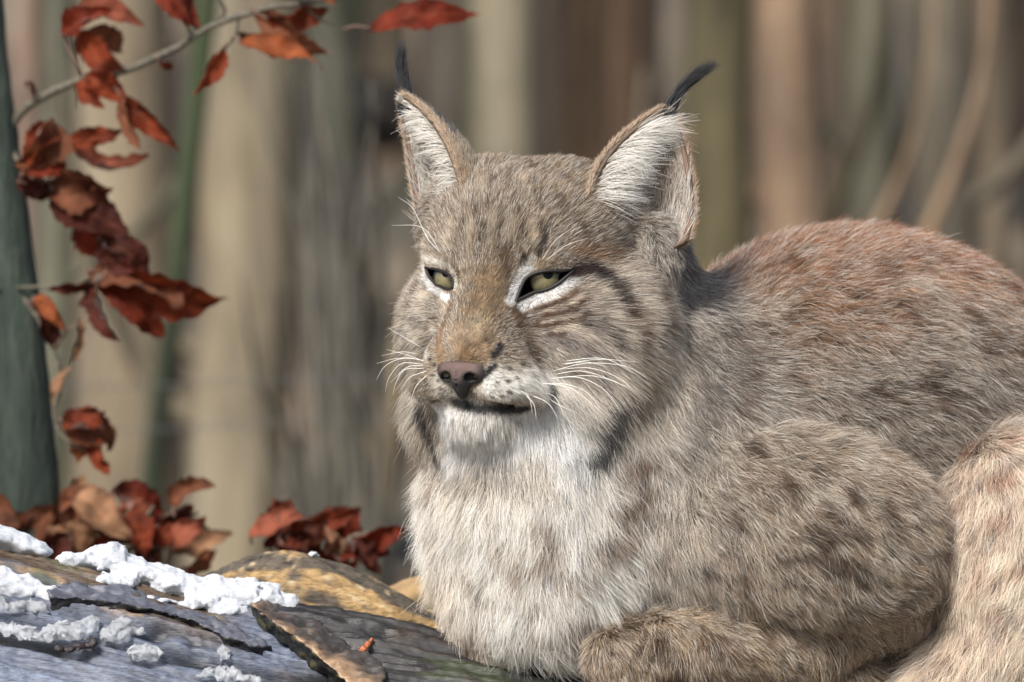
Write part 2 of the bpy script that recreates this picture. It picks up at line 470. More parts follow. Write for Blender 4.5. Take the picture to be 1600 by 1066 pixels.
def build_log():
    px = np.concatenate([np.arange(-900, -100, 40), np.arange(-100, 1050, 5), np.arange(1050, 2500, 40)]).astype(float)
    nth = 240
    # most of the ring's points on the upper front, which the view sees
    th = np.concatenate([np.linspace(math.radians(60), math.radians(190), 190, endpoint=False), np.linspace(math.radians(190), math.radians(420), 50, endpoint=False)])
    top = 533 - log_top(px)
    cz = top - LRZ
    X, TH = np.meshgrid(px - 800, th, indexing='ij')
    CZ = np.repeat(cz[:, None], nth, 1)
    N = np.stack([np.zeros_like(X), np.cos(TH), np.sin(TH)], -1)
    Pn = np.stack([X, LY0 + LRY * np.cos(TH), CZ + LRZ * np.sin(TH)], -1)
    q = np.stack([X + 0.22 * CZ, TH * 400, CZ * 0], -1).reshape(-1, 3)
    # long splits and ridges that run along the grain, plus fine relief
    g1 = fbm(q, (420, 26, 1), 31, 4); g2 = fbm(q, (90, 7, 1), 35, 2); g3 = fbm(q, (240, 120, 1), 39, 3)
    crack = np.exp(-(noise(q, (300, 44, 1), 44) / 0.07) ** 2)
    crack2 = np.exp(-(noise(q, (150, 20, 1), 47) / 0.08) ** 2) * sstep(-0.1, 0.5, g3)
    disp = 9 * g1 + 4.0 * g2 + 16 * g3 - 13 * crack - 5 * crack2 + 1.6 * fbm(q, (9, 6, 1), 49, 2)
    V = Pn.reshape(-1, 3) + N.reshape(-1, 3) * disp[:, None]
    n = len(px); I = np.arange(n * nth).reshape(n, nth)
    J = np.roll(I, -1, axis=1)
    F = np.stack([I[:-1], I[1:], J[1:], J[:-1]], -1).reshape(-1, 4)
    F = F.tolist() + [I[0].tolist(), I[-1][::-1].tolist()]
    pxg = (X + 800).ravel(); drop = (LRZ - LRZ * np.sin(TH)).ravel()
    grey = lin(104, 112, 128)[None] * (1 + 0.35 * g1[:, None]); dark = lin(50, 48, 48)[None] * (1 + 0.3 * g2[:, None])  # blue-grey puts the sky's reflection into the wood colour
    brown = lin(84, 70, 56)[None] * (1 + 0.4 * g1[:, None]); ochre = lin(168, 132, 84)[None]; moss = lin(62, 72, 40)[None]
    c = grey * 1.0
    wdk = sstep(380, 520, pxg + 60 * g3)[:, None]; c = c * (1 - wdk) + dark * wdk
    wbr = ((1 - sstep(45, 80, drop - 0.05 * pxg + 18 * g3)) * (1 - sstep(300, 420, pxg)))[:, None]
    c = c * (1 - wbr) + brown * wbr
    oc = (sstep(0.5, 0.75, fbm(q, (60, 22, 1), 61, 3)) * np.maximum(wbr[:, 0], 0.06))[:, None]; c = c * (1 - oc) + ochre * oc
    ms = (sstep(0.55, 0.9, fbm(q, (110, 60, 1), 66, 3)) * 0.5)[:, None]; c = c * (1 - ms) + moss * ms
    c = c * (1 - 0.8 * crack[:, None]) * (1 - 0.55 * crack2[:, None]) * (1 + 0.25 * fbm(q, (12, 8, 1), 58, 2))[:, None]
    t = NT('wet_weathered_wood')
    v = t.mapping((0.14, 1, 1), (0, math.radians(12), 0))
    f = t.noise(900, 6, 0.7, v)
    t.color(t.mix(t.attr('tint'), t.ramp(f, [(0.36, (0.22, 0.22, 0.24)), (0.46, (0.8, 0.8, 0.82)), (0.62, (1.2, 1.2, 1.22)), (0.75, (1.6, 1.6, 1.6))]), 0.85, 'MULTIPLY'))
    rgh = t.ramp(t.noise(90, 3, 0.5, v), [(0.35, (0.28,) * 3), (0.7, (0.55,) * 3)])
    t.link(rgh, t.b.inputs['Roughness'])
    t.bump(f, 0.5, 0.0012)
    o = mesh_np('fallen_log', V, F, t.m, colors=np.clip(c, 0.004, 1))
    tag(o, 'big wet dark grey fallen log that the lynx lies on', 'log')
    return o
build_log()

import bmesh
def slab(name, outline, thick, label, cat, colf, mat, lift=10, seed=0, lifts=None):
    """a slab of split wood lying along the log: outline in view positions of its upper face"""
    bm = bmesh.new()
    top = []
    for i, (x, y) in enumerate(outline):
        l = lift if lifts is None else lifts[i]
        top.append(on_log(x, y, l))
    vs = [bm.verts.new(p) for p in top]
    f = bm.faces.new(vs)
    r = bmesh.ops.extrude_face_region(bm, geom=[f])
    nv = [g for g in r['geom'] if isinstance(g, bmesh.types.BMVert)]
    bmesh.ops.translate(bm, verts=nv, vec=Vector((4, thick * 0.75, -thick)))
    bmesh.ops.triangulate(bm, faces=bm.faces[:])
    for it in range(4):
        long = [e for e in bm.edges if e.calc_length() > 6]
        if not long: break
        bmesh.ops.subdivide_edges(bm, edges=long, cuts=1)
        bmesh.ops.triangulate(bm, faces=[f for f in bm.faces if len(f.verts) > 3])
    bmesh.ops.recalc_face_normals(bm, faces=bm.faces[:])
    bm.normal_update()
    P = np.array([v.co[:] for v in bm.verts]); Nn = np.array([v.normal[:] for v in bm.verts])
    q = np.stack([P[:, 0] + 0.25 * P[:, 2], P[:, 1] * 1.0, P[:, 2] - 0.25 * P[:, 0]], 1)
    g = fbm(q, (160, 12, 12), seed + 3, 3); h = fbm(q, (18, 14, 14), seed + 9, 2)
    P = P + Nn * (3.2 * g + 3.4 * h)[:, None] + np.stack([2.2 * noise(P, 8, seed + 20 + k) for k in range(3)], 1)
    F = np.array([[v.index for v in fc.verts] for fc in bm.faces])
    bm.free()
    o = mesh_np(name, P, F, mat, colors=np.clip(colf(P, Nn, g, h), 0.004, 1), smooth=True)
    tag(o, label, cat)
    return o

tw = NT('split_wood')
vv = tw.mapping((0.10, 1, 1), (0, math.radians(16), 0)); ff = tw.noise(600, 4, 0.65, vv)
tw.color(tw.mix(tw.attr('tint'), tw.ramp(ff, [(0.3, (0.55,) * 3), (0.7, (1.25,) * 3)]), 0.8, 'MULTIPLY'))
tw.set(roughness=0.42); tw.bump(ff, 0.5, 0.001)

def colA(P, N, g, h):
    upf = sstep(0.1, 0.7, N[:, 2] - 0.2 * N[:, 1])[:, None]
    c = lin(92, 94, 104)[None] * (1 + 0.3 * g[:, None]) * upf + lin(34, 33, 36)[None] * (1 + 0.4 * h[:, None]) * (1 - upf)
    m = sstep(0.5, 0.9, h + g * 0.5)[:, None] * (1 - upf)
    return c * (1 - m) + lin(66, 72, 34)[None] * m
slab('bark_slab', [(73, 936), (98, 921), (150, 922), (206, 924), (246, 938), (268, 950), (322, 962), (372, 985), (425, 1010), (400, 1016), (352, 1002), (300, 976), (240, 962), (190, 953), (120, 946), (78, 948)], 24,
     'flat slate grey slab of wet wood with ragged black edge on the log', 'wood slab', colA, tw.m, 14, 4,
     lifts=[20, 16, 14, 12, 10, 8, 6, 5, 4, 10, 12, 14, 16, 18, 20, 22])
def colB(P, N, g, h):
    px, py = proj(P)
    c = lin(66, 62, 60)[None] * (1 + 0.35 * g[:, None]) * np.ones((len(P), 1))
    d = np.abs((py - 985) - (px - 430) * 0.62 + 14 * g)
    tan = np.exp(-(d / 17) ** 2)[:, None] * sstep(-0.2, 0.3, N[:, 2])[:, None]
    c = c * (1 - tan) + lin(158, 128, 100)[None] * (1 + 0.3 * h[:, None]) * tan
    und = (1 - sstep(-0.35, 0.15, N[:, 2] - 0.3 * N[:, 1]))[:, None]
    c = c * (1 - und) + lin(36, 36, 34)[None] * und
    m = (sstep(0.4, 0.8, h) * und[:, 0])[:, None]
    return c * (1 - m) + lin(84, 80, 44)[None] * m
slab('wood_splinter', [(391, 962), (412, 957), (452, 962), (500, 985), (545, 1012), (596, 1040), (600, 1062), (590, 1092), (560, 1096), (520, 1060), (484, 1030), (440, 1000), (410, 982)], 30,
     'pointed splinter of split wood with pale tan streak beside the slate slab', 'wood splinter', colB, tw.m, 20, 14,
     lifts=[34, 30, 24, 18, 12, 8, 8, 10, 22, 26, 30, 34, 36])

# ---- lichen covered log lying behind
def build_back_log():
    C = [(250, 960, 300), (330, 902, 270), (400, 868, 250), (470, 868, 240), (560, 905, 230), (640, 943, 220), (700, 966, 215), (730, 985, 210)]
    R = np.array([30, 62, 88, 92, 86, 66, 44, 22], float)
    pts = np.array([at(x, y, d) for x, y, d in C]); pts[:, 2] -= R * 0.98
    n = 150; P = spline(pts, n); rad = spline(np.stack([R, R, R], 1), n)[:, 0]
    sides = 72
    V, F = tube(P, rad, sides)
    nr = norm(V - np.repeat(P, sides, axis=0))
    q = np.stack([V[:, 0] - 0.4 * V[:, 2], V[:, 1], V[:, 2] + 0.4 * V[:, 0]], 1)
    g1 = fbm(q, (110, 22, 22), 71, 3); g2 = fbm(q, (30, 9, 9), 75, 3)
    V = V + nr * (5 * g1 + 2.5 * g2)[:, None]
    och = lin(168, 138, 94)[None] * (1 + 0.25 * g2[:, None]); gry = lin(98, 88, 76)[None] * (1 + 0.3 * g2[:, None]); drk = lin(52, 44, 36)[None]
    w = sstep(-0.35, 0.25, g1 + 0.6 * g2 - 0.9 * (nr[:, 2] > 0.75))[:, None]
    c = gry * (1 - w) + och * w
    k = sstep(0.45, 0.8, -g2 - 0.2 * g1)[:, None]; c = c * (1 - k) + drk * k
    pale = sstep(0.55, 0.9, fbm(q, (40, 8, 8), 79, 2))[:, None]; c = c * (1 - pale) + lin(206, 184, 144)[None] * pale
    t = NT('lichen_wood'); lv_ = t.mapping((0.25, 1, 1), (0, math.radians(22), 0)); lf_ = t.noise(420, 5, 0.7, lv_); t.bump(lf_, 0.8, 0.003); t.color(t.mix(t.attr('tint'), t.ramp(lf_, [(0.35, (0.30, 0.28, 0.26)), (0.52, (0.9, 0.9, 0.9)), (0.7, (1.3, 1.3, 1.28))]), 0.9, 'MULTIPLY')); t.set(roughness=0.8)
    o = mesh_np('rotten_log', V, F, t.m, colors=np.clip(c, 0.01, 1))
    tag(o, 'ochre rotten log with grey crest lying behind the snow', 'log')
build_back_log()

def build_stump():
    a = at(645, 945, 560)
    gz = -0.72 / S
    zs = np.concatenate([[gz], np.linspace(gz + 100, a[2], 10), a[2] + np.array([22, 36, 44])])
    P = np.array([[a[0], a[1], z] for z in zs]); P[:, 0] += np.linspace(25, 0, len(zs))
    rad = np.concatenate([[130], np.linspace(115, 82, 10), [72, 48, 14]])
    P = spline(P, 60); rad = spline(np.stack([rad] * 3, 1), 60)[:, 0]
    V, F = tube(P, rad, 40); nr = norm(V - np.repeat(P, 40, axis=0))
    g = fbm(V, (40, 40, 60), 83, 3); V = V + nr * (8 * g)[:, None]
    w = sstep(a[2] - 10, a[2] + 25, V[:, 2] + 14 * g)[:, None]
    c = lin(58, 62, 42)[None] * (1 + 0.3 * g[:, None]) * (1 - w) + lin(158, 130, 92)[None] * (1 + 0.3 * g[:, None]) * w  # dark green sides carry the shadow below the top as well as moss
    t = NT('moss_and_shade_wood'); t.color(t.attr('tint')); t.set(roughness=0.9)
    o = mesh_np('tree_stump', V, F, t.m, colors=np.clip(c, 0.01, 1))
    tag(o, 'mossy stump with ochre top over painted dark green shade close behind the chest', 'stump')
build_stump()

# ---- snow and ice
ts = NT('snow')
sv0 = ts.mapping(); ts.color(ts.mix(ts.ramp(ts.noise(160, 4, 0.7, sv0), [(0.34, lin(186, 192, 202)), (0.55, lin(228, 231, 236))]), lin(96, 84, 70), ts.ramp(ts.noise(420, 2, 0.5, sv0), [(0.70, (0, 0, 0)), (0.76, (0.8,) * 3)]))); ts.set(roughness=0.6, subsurface_weight=0.35)
ts.b.inputs['Subsurface Radius'].default_value = (0.012, 0.014, 0.016)
sv = ts.mapping(); ts.bump(ts.noise(700, 5, 0.75, sv), 1.0, 0.0022)
ti = NT('melting_ice')
ti.color(lin(240, 243, 246)); ti.set(roughness=0.2, transmission_weight=0.72, ior=1.25)
ti.bump(ti.noise(700, 3, 0.7, ti.mapping()), 0.7, 0.0008)

def snow(name, label, spec, step, amp, scale, seed, mat, cat='snow', ridged=False, k=16):
    blobs = []
    for (x, y, rx, ry, rz) in spec:
        d = min(log_depth(x, y), LY0 - 20)
        g = 1.08 if mat is ts.m else 0.95
        blobs.append((at(x, y, d), np.array([rx * 1.15, ry * (1.25 if mat is ts.m else 1), rz * g], float)))
    V, F = blob_mesh(blobs, step, amp, scale, seed, k=k, ridged=ridged)
    px, py = proj(V)
    o = mesh_np(name, V, F, mat); tag(o, label, cat)
    return o
strip = [(104, 878, 14, 30, 9), (130, 878, 24, 34, 13), (160, 876, 24, 30, 19), (176, 866, 13, 20, 14), (196, 888, 24, 36, 17), (226, 900, 28, 40, 18), (256, 912, 28, 42, 21), (286, 920, 28, 44, 24),
         (318, 928, 30, 44, 23), (350, 930, 30, 44, 24), (384, 930, 30, 44, 25), (416, 936, 26, 40, 23), (444, 948, 20, 30, 17), (172, 904, 18, 20, 9), (196, 912, 16, 20, 8), (300, 944, 26, 18, 9), (250, 938, 18, 16, 8), (390, 955, 30, 22, 10), (350, 956, 20, 16, 8)]
snow('snow_strip', 'long bright white strip of crusty snow along the log crest', strip, 3.0, 6.5, (26, 26, 20), 91, ts.m)
snow('snow_patch', 'small rounded snow ridge on the log end by the left leaves', [(-70, 828, 50, 50, 22), (-20, 840, 40, 44, 16), (18, 848, 26, 34, 14), (46, 856, 20, 28, 9), (66, 864, 14, 20, 6)], 4, 5, (24, 24, 18), 93, ts.m)
snow('snow_patch', 'thin half melted snow sheet on the grey wood above the slab', [(-40, 915, 44, 16, 20), (0, 912, 28, 14, 24), (30, 920, 26, 14, 18), (58, 926, 22, 12, 14), (84, 934, 14, 8, 9)], 3.4, 6, (22, 22, 18), 94, ts.m)
snow('snow_patch', 'greyish slush smear under the thin snow sheet', [(10, 950, 22, 6, 9), (40, 945, 18, 6, 7), (-25, 942, 22, 6, 9), (62, 952, 10, 5, 5)], 3, 5, (14, 14, 12), 95, ti.m)
ice = [('pale crumbly ice lump with broad base below the slab', [(92, 986, 22, 14, 12), (120, 984, 20, 14, 15), (142, 978, 14, 12, 14), (108, 992, 26, 12, 7)]),
       ('upright grainy ice lump between two other lumps', [(186, 988, 22, 14, 15), (194, 978, 13, 12, 13), (210, 988, 12, 10, 8), (176, 996, 14, 10, 6)]),
       ('compact white ice lump with a wet shadow below it', [(222, 1020, 20, 14, 12), (232, 1022, 18, 12, 9), (214, 1018, 12, 10, 10)]),
       ('low ice crust at the left end of the wet wood', [(18, 984, 24, 10, 6), (44, 990, 20, 10, 8), (60, 996, 20, 10, 6), (0, 980, 14, 10, 7)]),
       ('clear little ice nugget alone on the dark wood', [(350, 1016, 10, 9, 9), (352, 1024, 8, 8, 7)]),
       ('flat ragged ice crust below the clear nugget', [(345, 1052, 26, 9, 8), (365, 1058, 22, 9, 7), (326, 1056, 16, 9, 6), (392, 1064, 14, 9, 5)])]
for i, (lab, spec) in enumerate(ice):
    snow('ice_lump', lab, spec, 2.2, 5.0, (11, 11, 10), 101 + i, ti.m, 'ice', k=8)
for i, (x, y, rx, rz) in enumerate([(490, 868, 9, 5), (576, 912, 12, 6), (685, 960, 16, 6), (702, 968, 14, 6)]):
    b = [(at(x, y, 232), np.array([rx, 14, rz], float))]
    V, F = blob_mesh(b, 2.0, 3, (10, 10, 8), 120 + i)
    o = mesh_np('snow_dab', V, F, ts.m)
    tag(o, ['tiny snow dab at the top of the ochre log', 'snow dab halfway down the ochre log', 'snow dab near the thin end of the ochre log', 'snow dab at the very tip of the ochre log'][i], 'snow')
# dark bark crumb on the wet wood
V, F = blob_mesh([(on_log(x, y, 2), np.array([r, 7, 5], float)) for x, y, r in [(92, 1016, 8), (106, 1014, 9), (122, 1012, 9), (138, 1010, 8), (146, 1006, 5)]], 2, 4, (9, 9, 8), 131, k=6)
tb = NT('dark_bark'); tb.color(lin(44, 34, 38)); tb.set(roughness=0.6)
tag(mesh_np('bark_crumb', V, F, tb.m), 'blackish crumbling bark bit below the ice lumps', 'bark')
V, F = blob_mesh([(on_log(x, y, 3), np.array([r, 5, 5], float)) for x, y, r in [(563, 1022, 4), (568, 1016, 5), (574, 1010, 6), (580, 1004, 4)]], 1.4, 2.2, (7, 7, 7), 132, k=9)
to = NT('orange_bark'); to.color(lin(160, 92, 56)); to.set(roughness=0.6)
tag(mesh_np('bark_crumb', V, F, to.m), 'small orange bark flake on the dark log', 'bark')

# snow on the bank far right
V, F = blob_mesh([(at(1592, 300, 9.6 / S - CAMD), np.array([30, 60, 90], float))], 12, 14, (60, 60, 60), 140)
#tag(mesh_np('snow_patch', V, F, ts.m), 'bluish patch of snow between the far trunks', 'snow')

# =================================================================== BEECH LEAVES
tl = NT('dry_beech_leaf')
lc = tl.attr('tint')
geo = tl.node('ShaderNodeNewGeometry')
lc2 = tl.mix(lc, (0.55, 0.42, 0.36), tl.mix((0, 0, 0), (0.35,) * 3, geo.outputs['Backfacing']))
tl.color(lc2); tl.set(roughness=0.72); tl.b.inputs['Specular IOR Level'].default_value = 0.25
tl.bump(tl.noise(260, 4, 0.6, tl.mapping()), 0.5, 0.002)
trn = tl.node('ShaderNodeBsdfTranslucent'); tl.link(lc2, trn.inputs[0])
mx = tl.node('ShaderNodeMixShader'); mx.inputs[0].default_value = 0.42
tl.link(tl.b.outputs[0], mx.inputs[1]); tl.link(trn.outputs[0], mx.inputs[2]); tl.link(mx.outputs[0], tl.out.inputs[0])
ttw = NT('twig_bark'); tv = ttw.mapping()
ttw.color(ttw.ramp(ttw.noise(300, 3, 0.6, tv), [(0.35, lin(66, 62, 52)), (0.7, lin(112, 104, 88))])); ttw.set(roughness=0.7)

LCOL = {'red': lin(118, 42, 22), 'dark': lin(80, 34, 24), 'orange': lin(150, 80, 44), 'brown': lin(128, 78, 54), 'tan': lin(170, 128, 96), 'pink': lin(152, 84, 62), 'rust': lin(128, 54, 28)}
LD = 330.0
def leaf(parent, b, t, W, d0=620, d1=None, roll=0.0, curl=0.15, cup=0.3, col='red', seed=0, stem=None, twist=0.0):
    """b, t: view positions of base and tip; W full width; roll turns the blade about its midrib"""
    rr = np.random.default_rng(seed); d0 = d0 + LD; d1 = d0 if d1 is None else d1 + LD
    B0 = at(b[0], b[1], d0); T0_ = at(t[0], t[1], d0 if d1 is None else d1)
    A = T0_ - B0; L = np.linalg.norm(A); A = A / L
    N = np.array([0, -1.0, 0]); N = N - A * (N @ A); N /= np.linalg.norm(N)
    nu, nv = 22, 13
    u = np.linspace(0, 1, nu); v = np.linspace(-1, 1, nv)
    U, Vv = np.meshgrid(u, v, indexing='ij')
    w = W * 0.5 * np.clip(np.sin(math.pi * np.clip(U, 0, 1) ** 0.82), 0, 1) ** 0.75 * (1 - 0.25 * U)
    w = w * (1 + 0.07 * np.sin(U * 40 + seed) * np.abs(Vv))
    ang = roll + twist * (U - 0.5)
    Bx = np.cross(N, A)
    n_ = np.cos(ang)[..., None] * N + np.sin(ang)[..., None] * Bx
    b_ = -np.sin(ang)[..., None] * N + np.cos(ang)[..., None] * Bx
    pleat = 0.035 * W * (np.abs(((U * 8 - np.abs(Vv) * 1.6) % 1.0) - 0.5) * 2 - 0.5) * np.abs(Vv) ** 0.5
    wav = 0.10 * W * np.sin(U * rr.uniform(6, 11) + rr.uniform(0, 6) + 1.5 * Vv) * np.abs(Vv) ** 1.5
    off = cup * w * Vv ** 2 * rr.uniform(0.5, 2.4) + pleat + wav + curl * L * ((2 * U - 1) ** 2 - 1) * -1
    P = B0 + A * (U * L)[..., None] + b_ * (w * Vv)[..., None] + n_ * off[..., None]
    P = P.reshape(-1, 3)
    P = P + n_.reshape(-1, 3) * (0.17 * W * fbm(P, (W * 0.5,) * 3, 900 + seed, 3))[:, None] + 0.05 * W * np.stack([fbm(P, (W * 0.35,) * 3, 930 + seed + k, 2) for k in range(3)], 1)
    I = np.arange(nu * nv).reshape(nu, nv)
    F = np.stack([I[:-1, :-1], I[1:, :-1], I[1:, 1:], I[:-1, 1:]], -1).reshape(-1, 4)
    base = LCOL[col]
    vein = np.exp(-(((U * 8 - np.abs(Vv) * 1.6) % 1.0 - 0.5) / 0.10) ** 2) * 0.25 + np.exp(-(Vv / 0.08) ** 2) * 0.5
    mott = fbm(P, (30, 30, 30), 200 + seed, 3)
    c = 0.8 * base[None] * (1 + 0.5 * mott[:, None]) * rr.uniform(0.85, 1.15)
    c = c + vein.reshape(-1, 1) * lin(150, 96, 66)[None] * 0.35
    edge = (np.abs(Vv) ** 6).reshape(-1, 1) * 0.35
    c = c * (1 - edge) + lin(70, 34, 24)[None] * edge
    V, Fl, C = P, F.tolist(), c
    if stem is not None:
        s3 = at(stem[0], stem[1], stem[2] + LD if len(stem) > 2 else d0)
        pts = spline([s3, (s3 + B0) / 2 + np.array([0, -4, 5]), B0 + A * 6], 7)
        V2, F2 = tube(pts, 2.2, 5)
        Fl = Fl + [tuple(i + len(V) for i in f) for f in F2]
        C = np.vstack([C, np.repeat(lin(96, 60, 42)[None], len(V2), 0)]); V = np.vstack([V, V2])
    return mesh_np('leaf', V, Fl, tl.m, parent, colors=np.clip(C, 0.004, 1))

def twig(parent, pts, r0, r1, n=30, name='twig', seed=0):
    P = spline([at(p[0], p[1], p[2] + LD) for p in pts], n)
    P = P + 2.0 * np.stack([noise(P, 40, 300 + seed + k) for k in range(3)], 1)
    rad = np.linspace(r0, r1, n) * (1 + 0.12 * noise(P, 25, 310 + seed))
    V, F = tube(P, rad, 9)
    return mesh_np(name, V, F, ttw.m, parent)

# leaning mossy sapling at the edge with the beech branch and its leaves
gz = -0.70
sap = empty('beech_sapling', (-0.40, 0.51, gz + 0.02))
tag(sap, 'young beech with mossy leaning stem and curled red brown leaves on a long twig', 'tree')
msap = bark_mat('mossy_sapling_bark', lin(36, 48, 42), lin(74, 92, 80), lin(116, 128, 114), 0.4, 30)
Ps = spline([at(60, 1600, 700 + LD), at(52, 1066, 690 + LD), at(44, 760, 690 + LD), at(22, 500, 690 + LD), at(-14, 200, 690 + LD), at(-32, 0, 690 + LD), at(-60, -400, 690 + LD), at(-90, -1200, 690 + LD)], 70)
Vs, Fs_ = tube(Ps, np.linspace(58, 34, 70), 20)
Vs = Vs + norm(Vs - np.repeat(Ps, 20, axis=0)) * (2.5 * fbm(Vs, (14, 14, 50), 205, 3))[:, None]
mesh_np('trunk', Vs, Fs_, msap, sap)
twig(sap, [(-5, 225, 690), (20, 195, 680), (50, 160, 660), (125, 124, 640), (200, 109, 630), (268, 78, 620), (330, 42, 610), (400, 18, 600), (480, 4, 600), (580, -14, 600)], 8.5, 4.0, 60)
twig(sap, [(332, 42, 610), (352, 20, 605), (340, -8, 600)], 4, 2.5, 12, seed=3)
twig(sap, [(372, 28, 606), (366, 56, 604), (350, 76, 604)], 3.5, 2, 12, seed=4)
twig(sap, [(118, 126, 642), (122, 150, 640), (121, 168, 640)], 3.5, 2, 10, seed=5)
twig(sap, [(10, 215, 684), (40, 270, 650), (90, 306, 630), (140, 352, 620), (172, 398, 615), (160, 432, 612), (110, 446, 615), (60, 448, 620), (10, 450, 660)], 4.5, 2.5, 40, seed=6)
twig(sap, [(-4, 420, 690), (40, 470, 650), (82, 540, 635), (92, 600, 632), (84, 648, 630), (106, 690, 628), (150, 712, 622)], 5, 2.5, 40, seed=7)
twig(sap, [(470, 5, 600), (500, 30, 600), (540, 47, 598)], 3, 1.8, 14, seed=8)
LV = [
 ((106, 38), (226, 40), 62, 0.7, .20, 'pink', (128, 118)), ((124, 52), (190, 112), 58, -0.5, .1, 'rust', (196, 110)),
 ((246, -22), (308, 46), 66, 0.3, .12, 'red', (300, 58)), ((398, 18), (518, 82), 56, -0.5, .12, 'brown', (390, 20)), ((372, 66), (506, 106), 44, 0.6, .10, 'orange', (362, 60)),
 ((352, 74), (302, 146), 34, 0.5, .1, 'rust', (352, 72)), ((136, 118), (200, 164), 50, 0.2, .1, 'rust', (140, 120)), ((192, 152), (282, 234), 40, -0.2, .08, 'rust', (160, 120)),
 ((248, 100), (272, 106), 16, 0, .1, 'rust', (244, 90)), ((576, 46), (748, 22), 54, 0.45, .10, 'red', (536, 46)), ((112, 226), (232, 246), 48, 0.9, -.28, 'pink', (60, 285)),
 ((94, 196), (26, 262), 74, 0.4, .15, 'brown', (42, 265)), ((88, 236), (34, 300), 60, -0.6, .1, 'brown', (50, 280)), ((30, 276), (112, 318), 46, -0.9, .1, 'dark', (40, 270)),
 ((84, 300), (196, 372), 92, 0.2, .12, 'dark', (80, 302)), ((120, 340), (186, 404), 60, -0.5, .12, 'red', (140, 352)), ((160, 372), (236, 436), 56, 0.5, .1, 'dark', (160, 380)),
 ((148, 428), (362, 466), 92, -0.35, .14, 'rust', (158, 432)), ((158, 436), (258, 528), 66, 0.3, .10, 'red', (158, 432)), ((150, 436), (72, 452), 26, 0.6, .1, 'dark', (152, 434)),
 ((52, 470), (88, 552), 40, 0.4, .1, 'dark', (46, 476)), ((126, 498), (108, 572), 22, 0.9, .1, 'tan', (84, 545)), ((110, 574), (80, 636), 22, -0.7, .1, 'tan', (92, 600)),
 ((98, 652), (178, 702), 74, 0.35, .16, 'brown', (92, 660)), ((146, 684), (172, 742), 40, -0.7, .12, 'rust', (140, 706)), ((-30, 458), (34, 446), 20, 0.4, .1, 'brown', (0, 450)),
 ((440, -30), (524, 6), 30, 0.4, .1, 'orange', (470, 5)), ((40, 128), (56, 150), 16, 0.2, .1, 'dark', (52, 158)),
]
rx_ = random.Random(55)
for q in list(LV):
    if q[2] > 34 and q[0][0] < 400:
        ox, oy = rx_.uniform(-16, 16), rx_.uniform(-14, 20); an = rx_.uniform(-0.7, 0.7)
        dx, dy = q[1][0] - q[0][0], q[1][1] - q[0][1]
        LV.append(((q[0][0] + ox, q[0][1] + oy), (q[0][0] + ox + 0.75 * (dx * math.cos(an) - dy * math.sin(an)), q[0][1] + oy + 0.75 * (dx * math.sin(an) + dy * math.cos(an))), q[2] * 0.8, rx_.uniform(-1, 1), 0.12, rx_.choice(['red', 'rust', 'dark', 'brown', 'orange']), q[6]))
for i, (b, t, W, roll, curl, col, stem) in enumerate(LV):
    dd = 640 - 0.1 * b[0] + random.uniform(-15, 15)
    leaf(sap, b, t, W * 1.06, dd, dd + random.uniform(-45, 45), roll, curl, 0.35, col, 400 + i, stem=(stem[0], stem[1], 640 - 0.1 * stem[0]), twist=random.uniform(-0.7, 0.7))

def sprig(name, label, base_px, top_pts, leaves, depth, seed):
    ld = depth; depth = depth + LD
    b = at(base_px[0], base_px[1], depth); gzz = -0.70
    root = empty(name, (float(b[0] * S), float(depth * S), gzz + 0.02))
    tag(root, label, 'leafy sprig')
    g = at(base_px[0], 1500, depth); g[2] = gzz / S
    for k, tp in enumerate(top_pts):
        P = spline([g, at(base_px[0], base_px[1], depth)] + [at(x, y, depth) for x, y in tp], 40)
        V, F = tube(P, np.linspace(7, 2.5, 40), 8); mesh_np('twig', V, F, ttw.m, root)
    rs_ = random.Random(seed)
    xa = min(q[0][0] for q in leaves); xb = max(q[0][0] for q in leaves)
    for q in range(16 if len(leaves) > 12 else 9):
        x_ = rs_.uniform(xa, xb); y_ = rs_.uniform(815, 890); an = rs_.uniform(-2.8, -0.3); Lq = rs_.uniform(60, 100)
        leaves.append(((x_, y_), (x_ + Lq * math.cos(an), y_ + 0.7 * Lq * math.sin(an)), rs_.uniform(42, 66), rs_.uniform(-1, 1), 0.15, rs_.choice(['brown', 'rust', 'dark', 'tan', 'red', 'pink'])))
    for i, (bb, t, W, roll, curl, col) in enumerate(leaves):
        dd = ld + random.uniform(-40, 40)
        leaf(root, bb, t, W, dd, dd + random.uniform(-50, 50), roll, curl, 0.4, col, seed + i, stem=(bb[0] + random.uniform(-14, 14), bb[1] + 18, ld), twist=random.uniform(-0.8, 0.8))
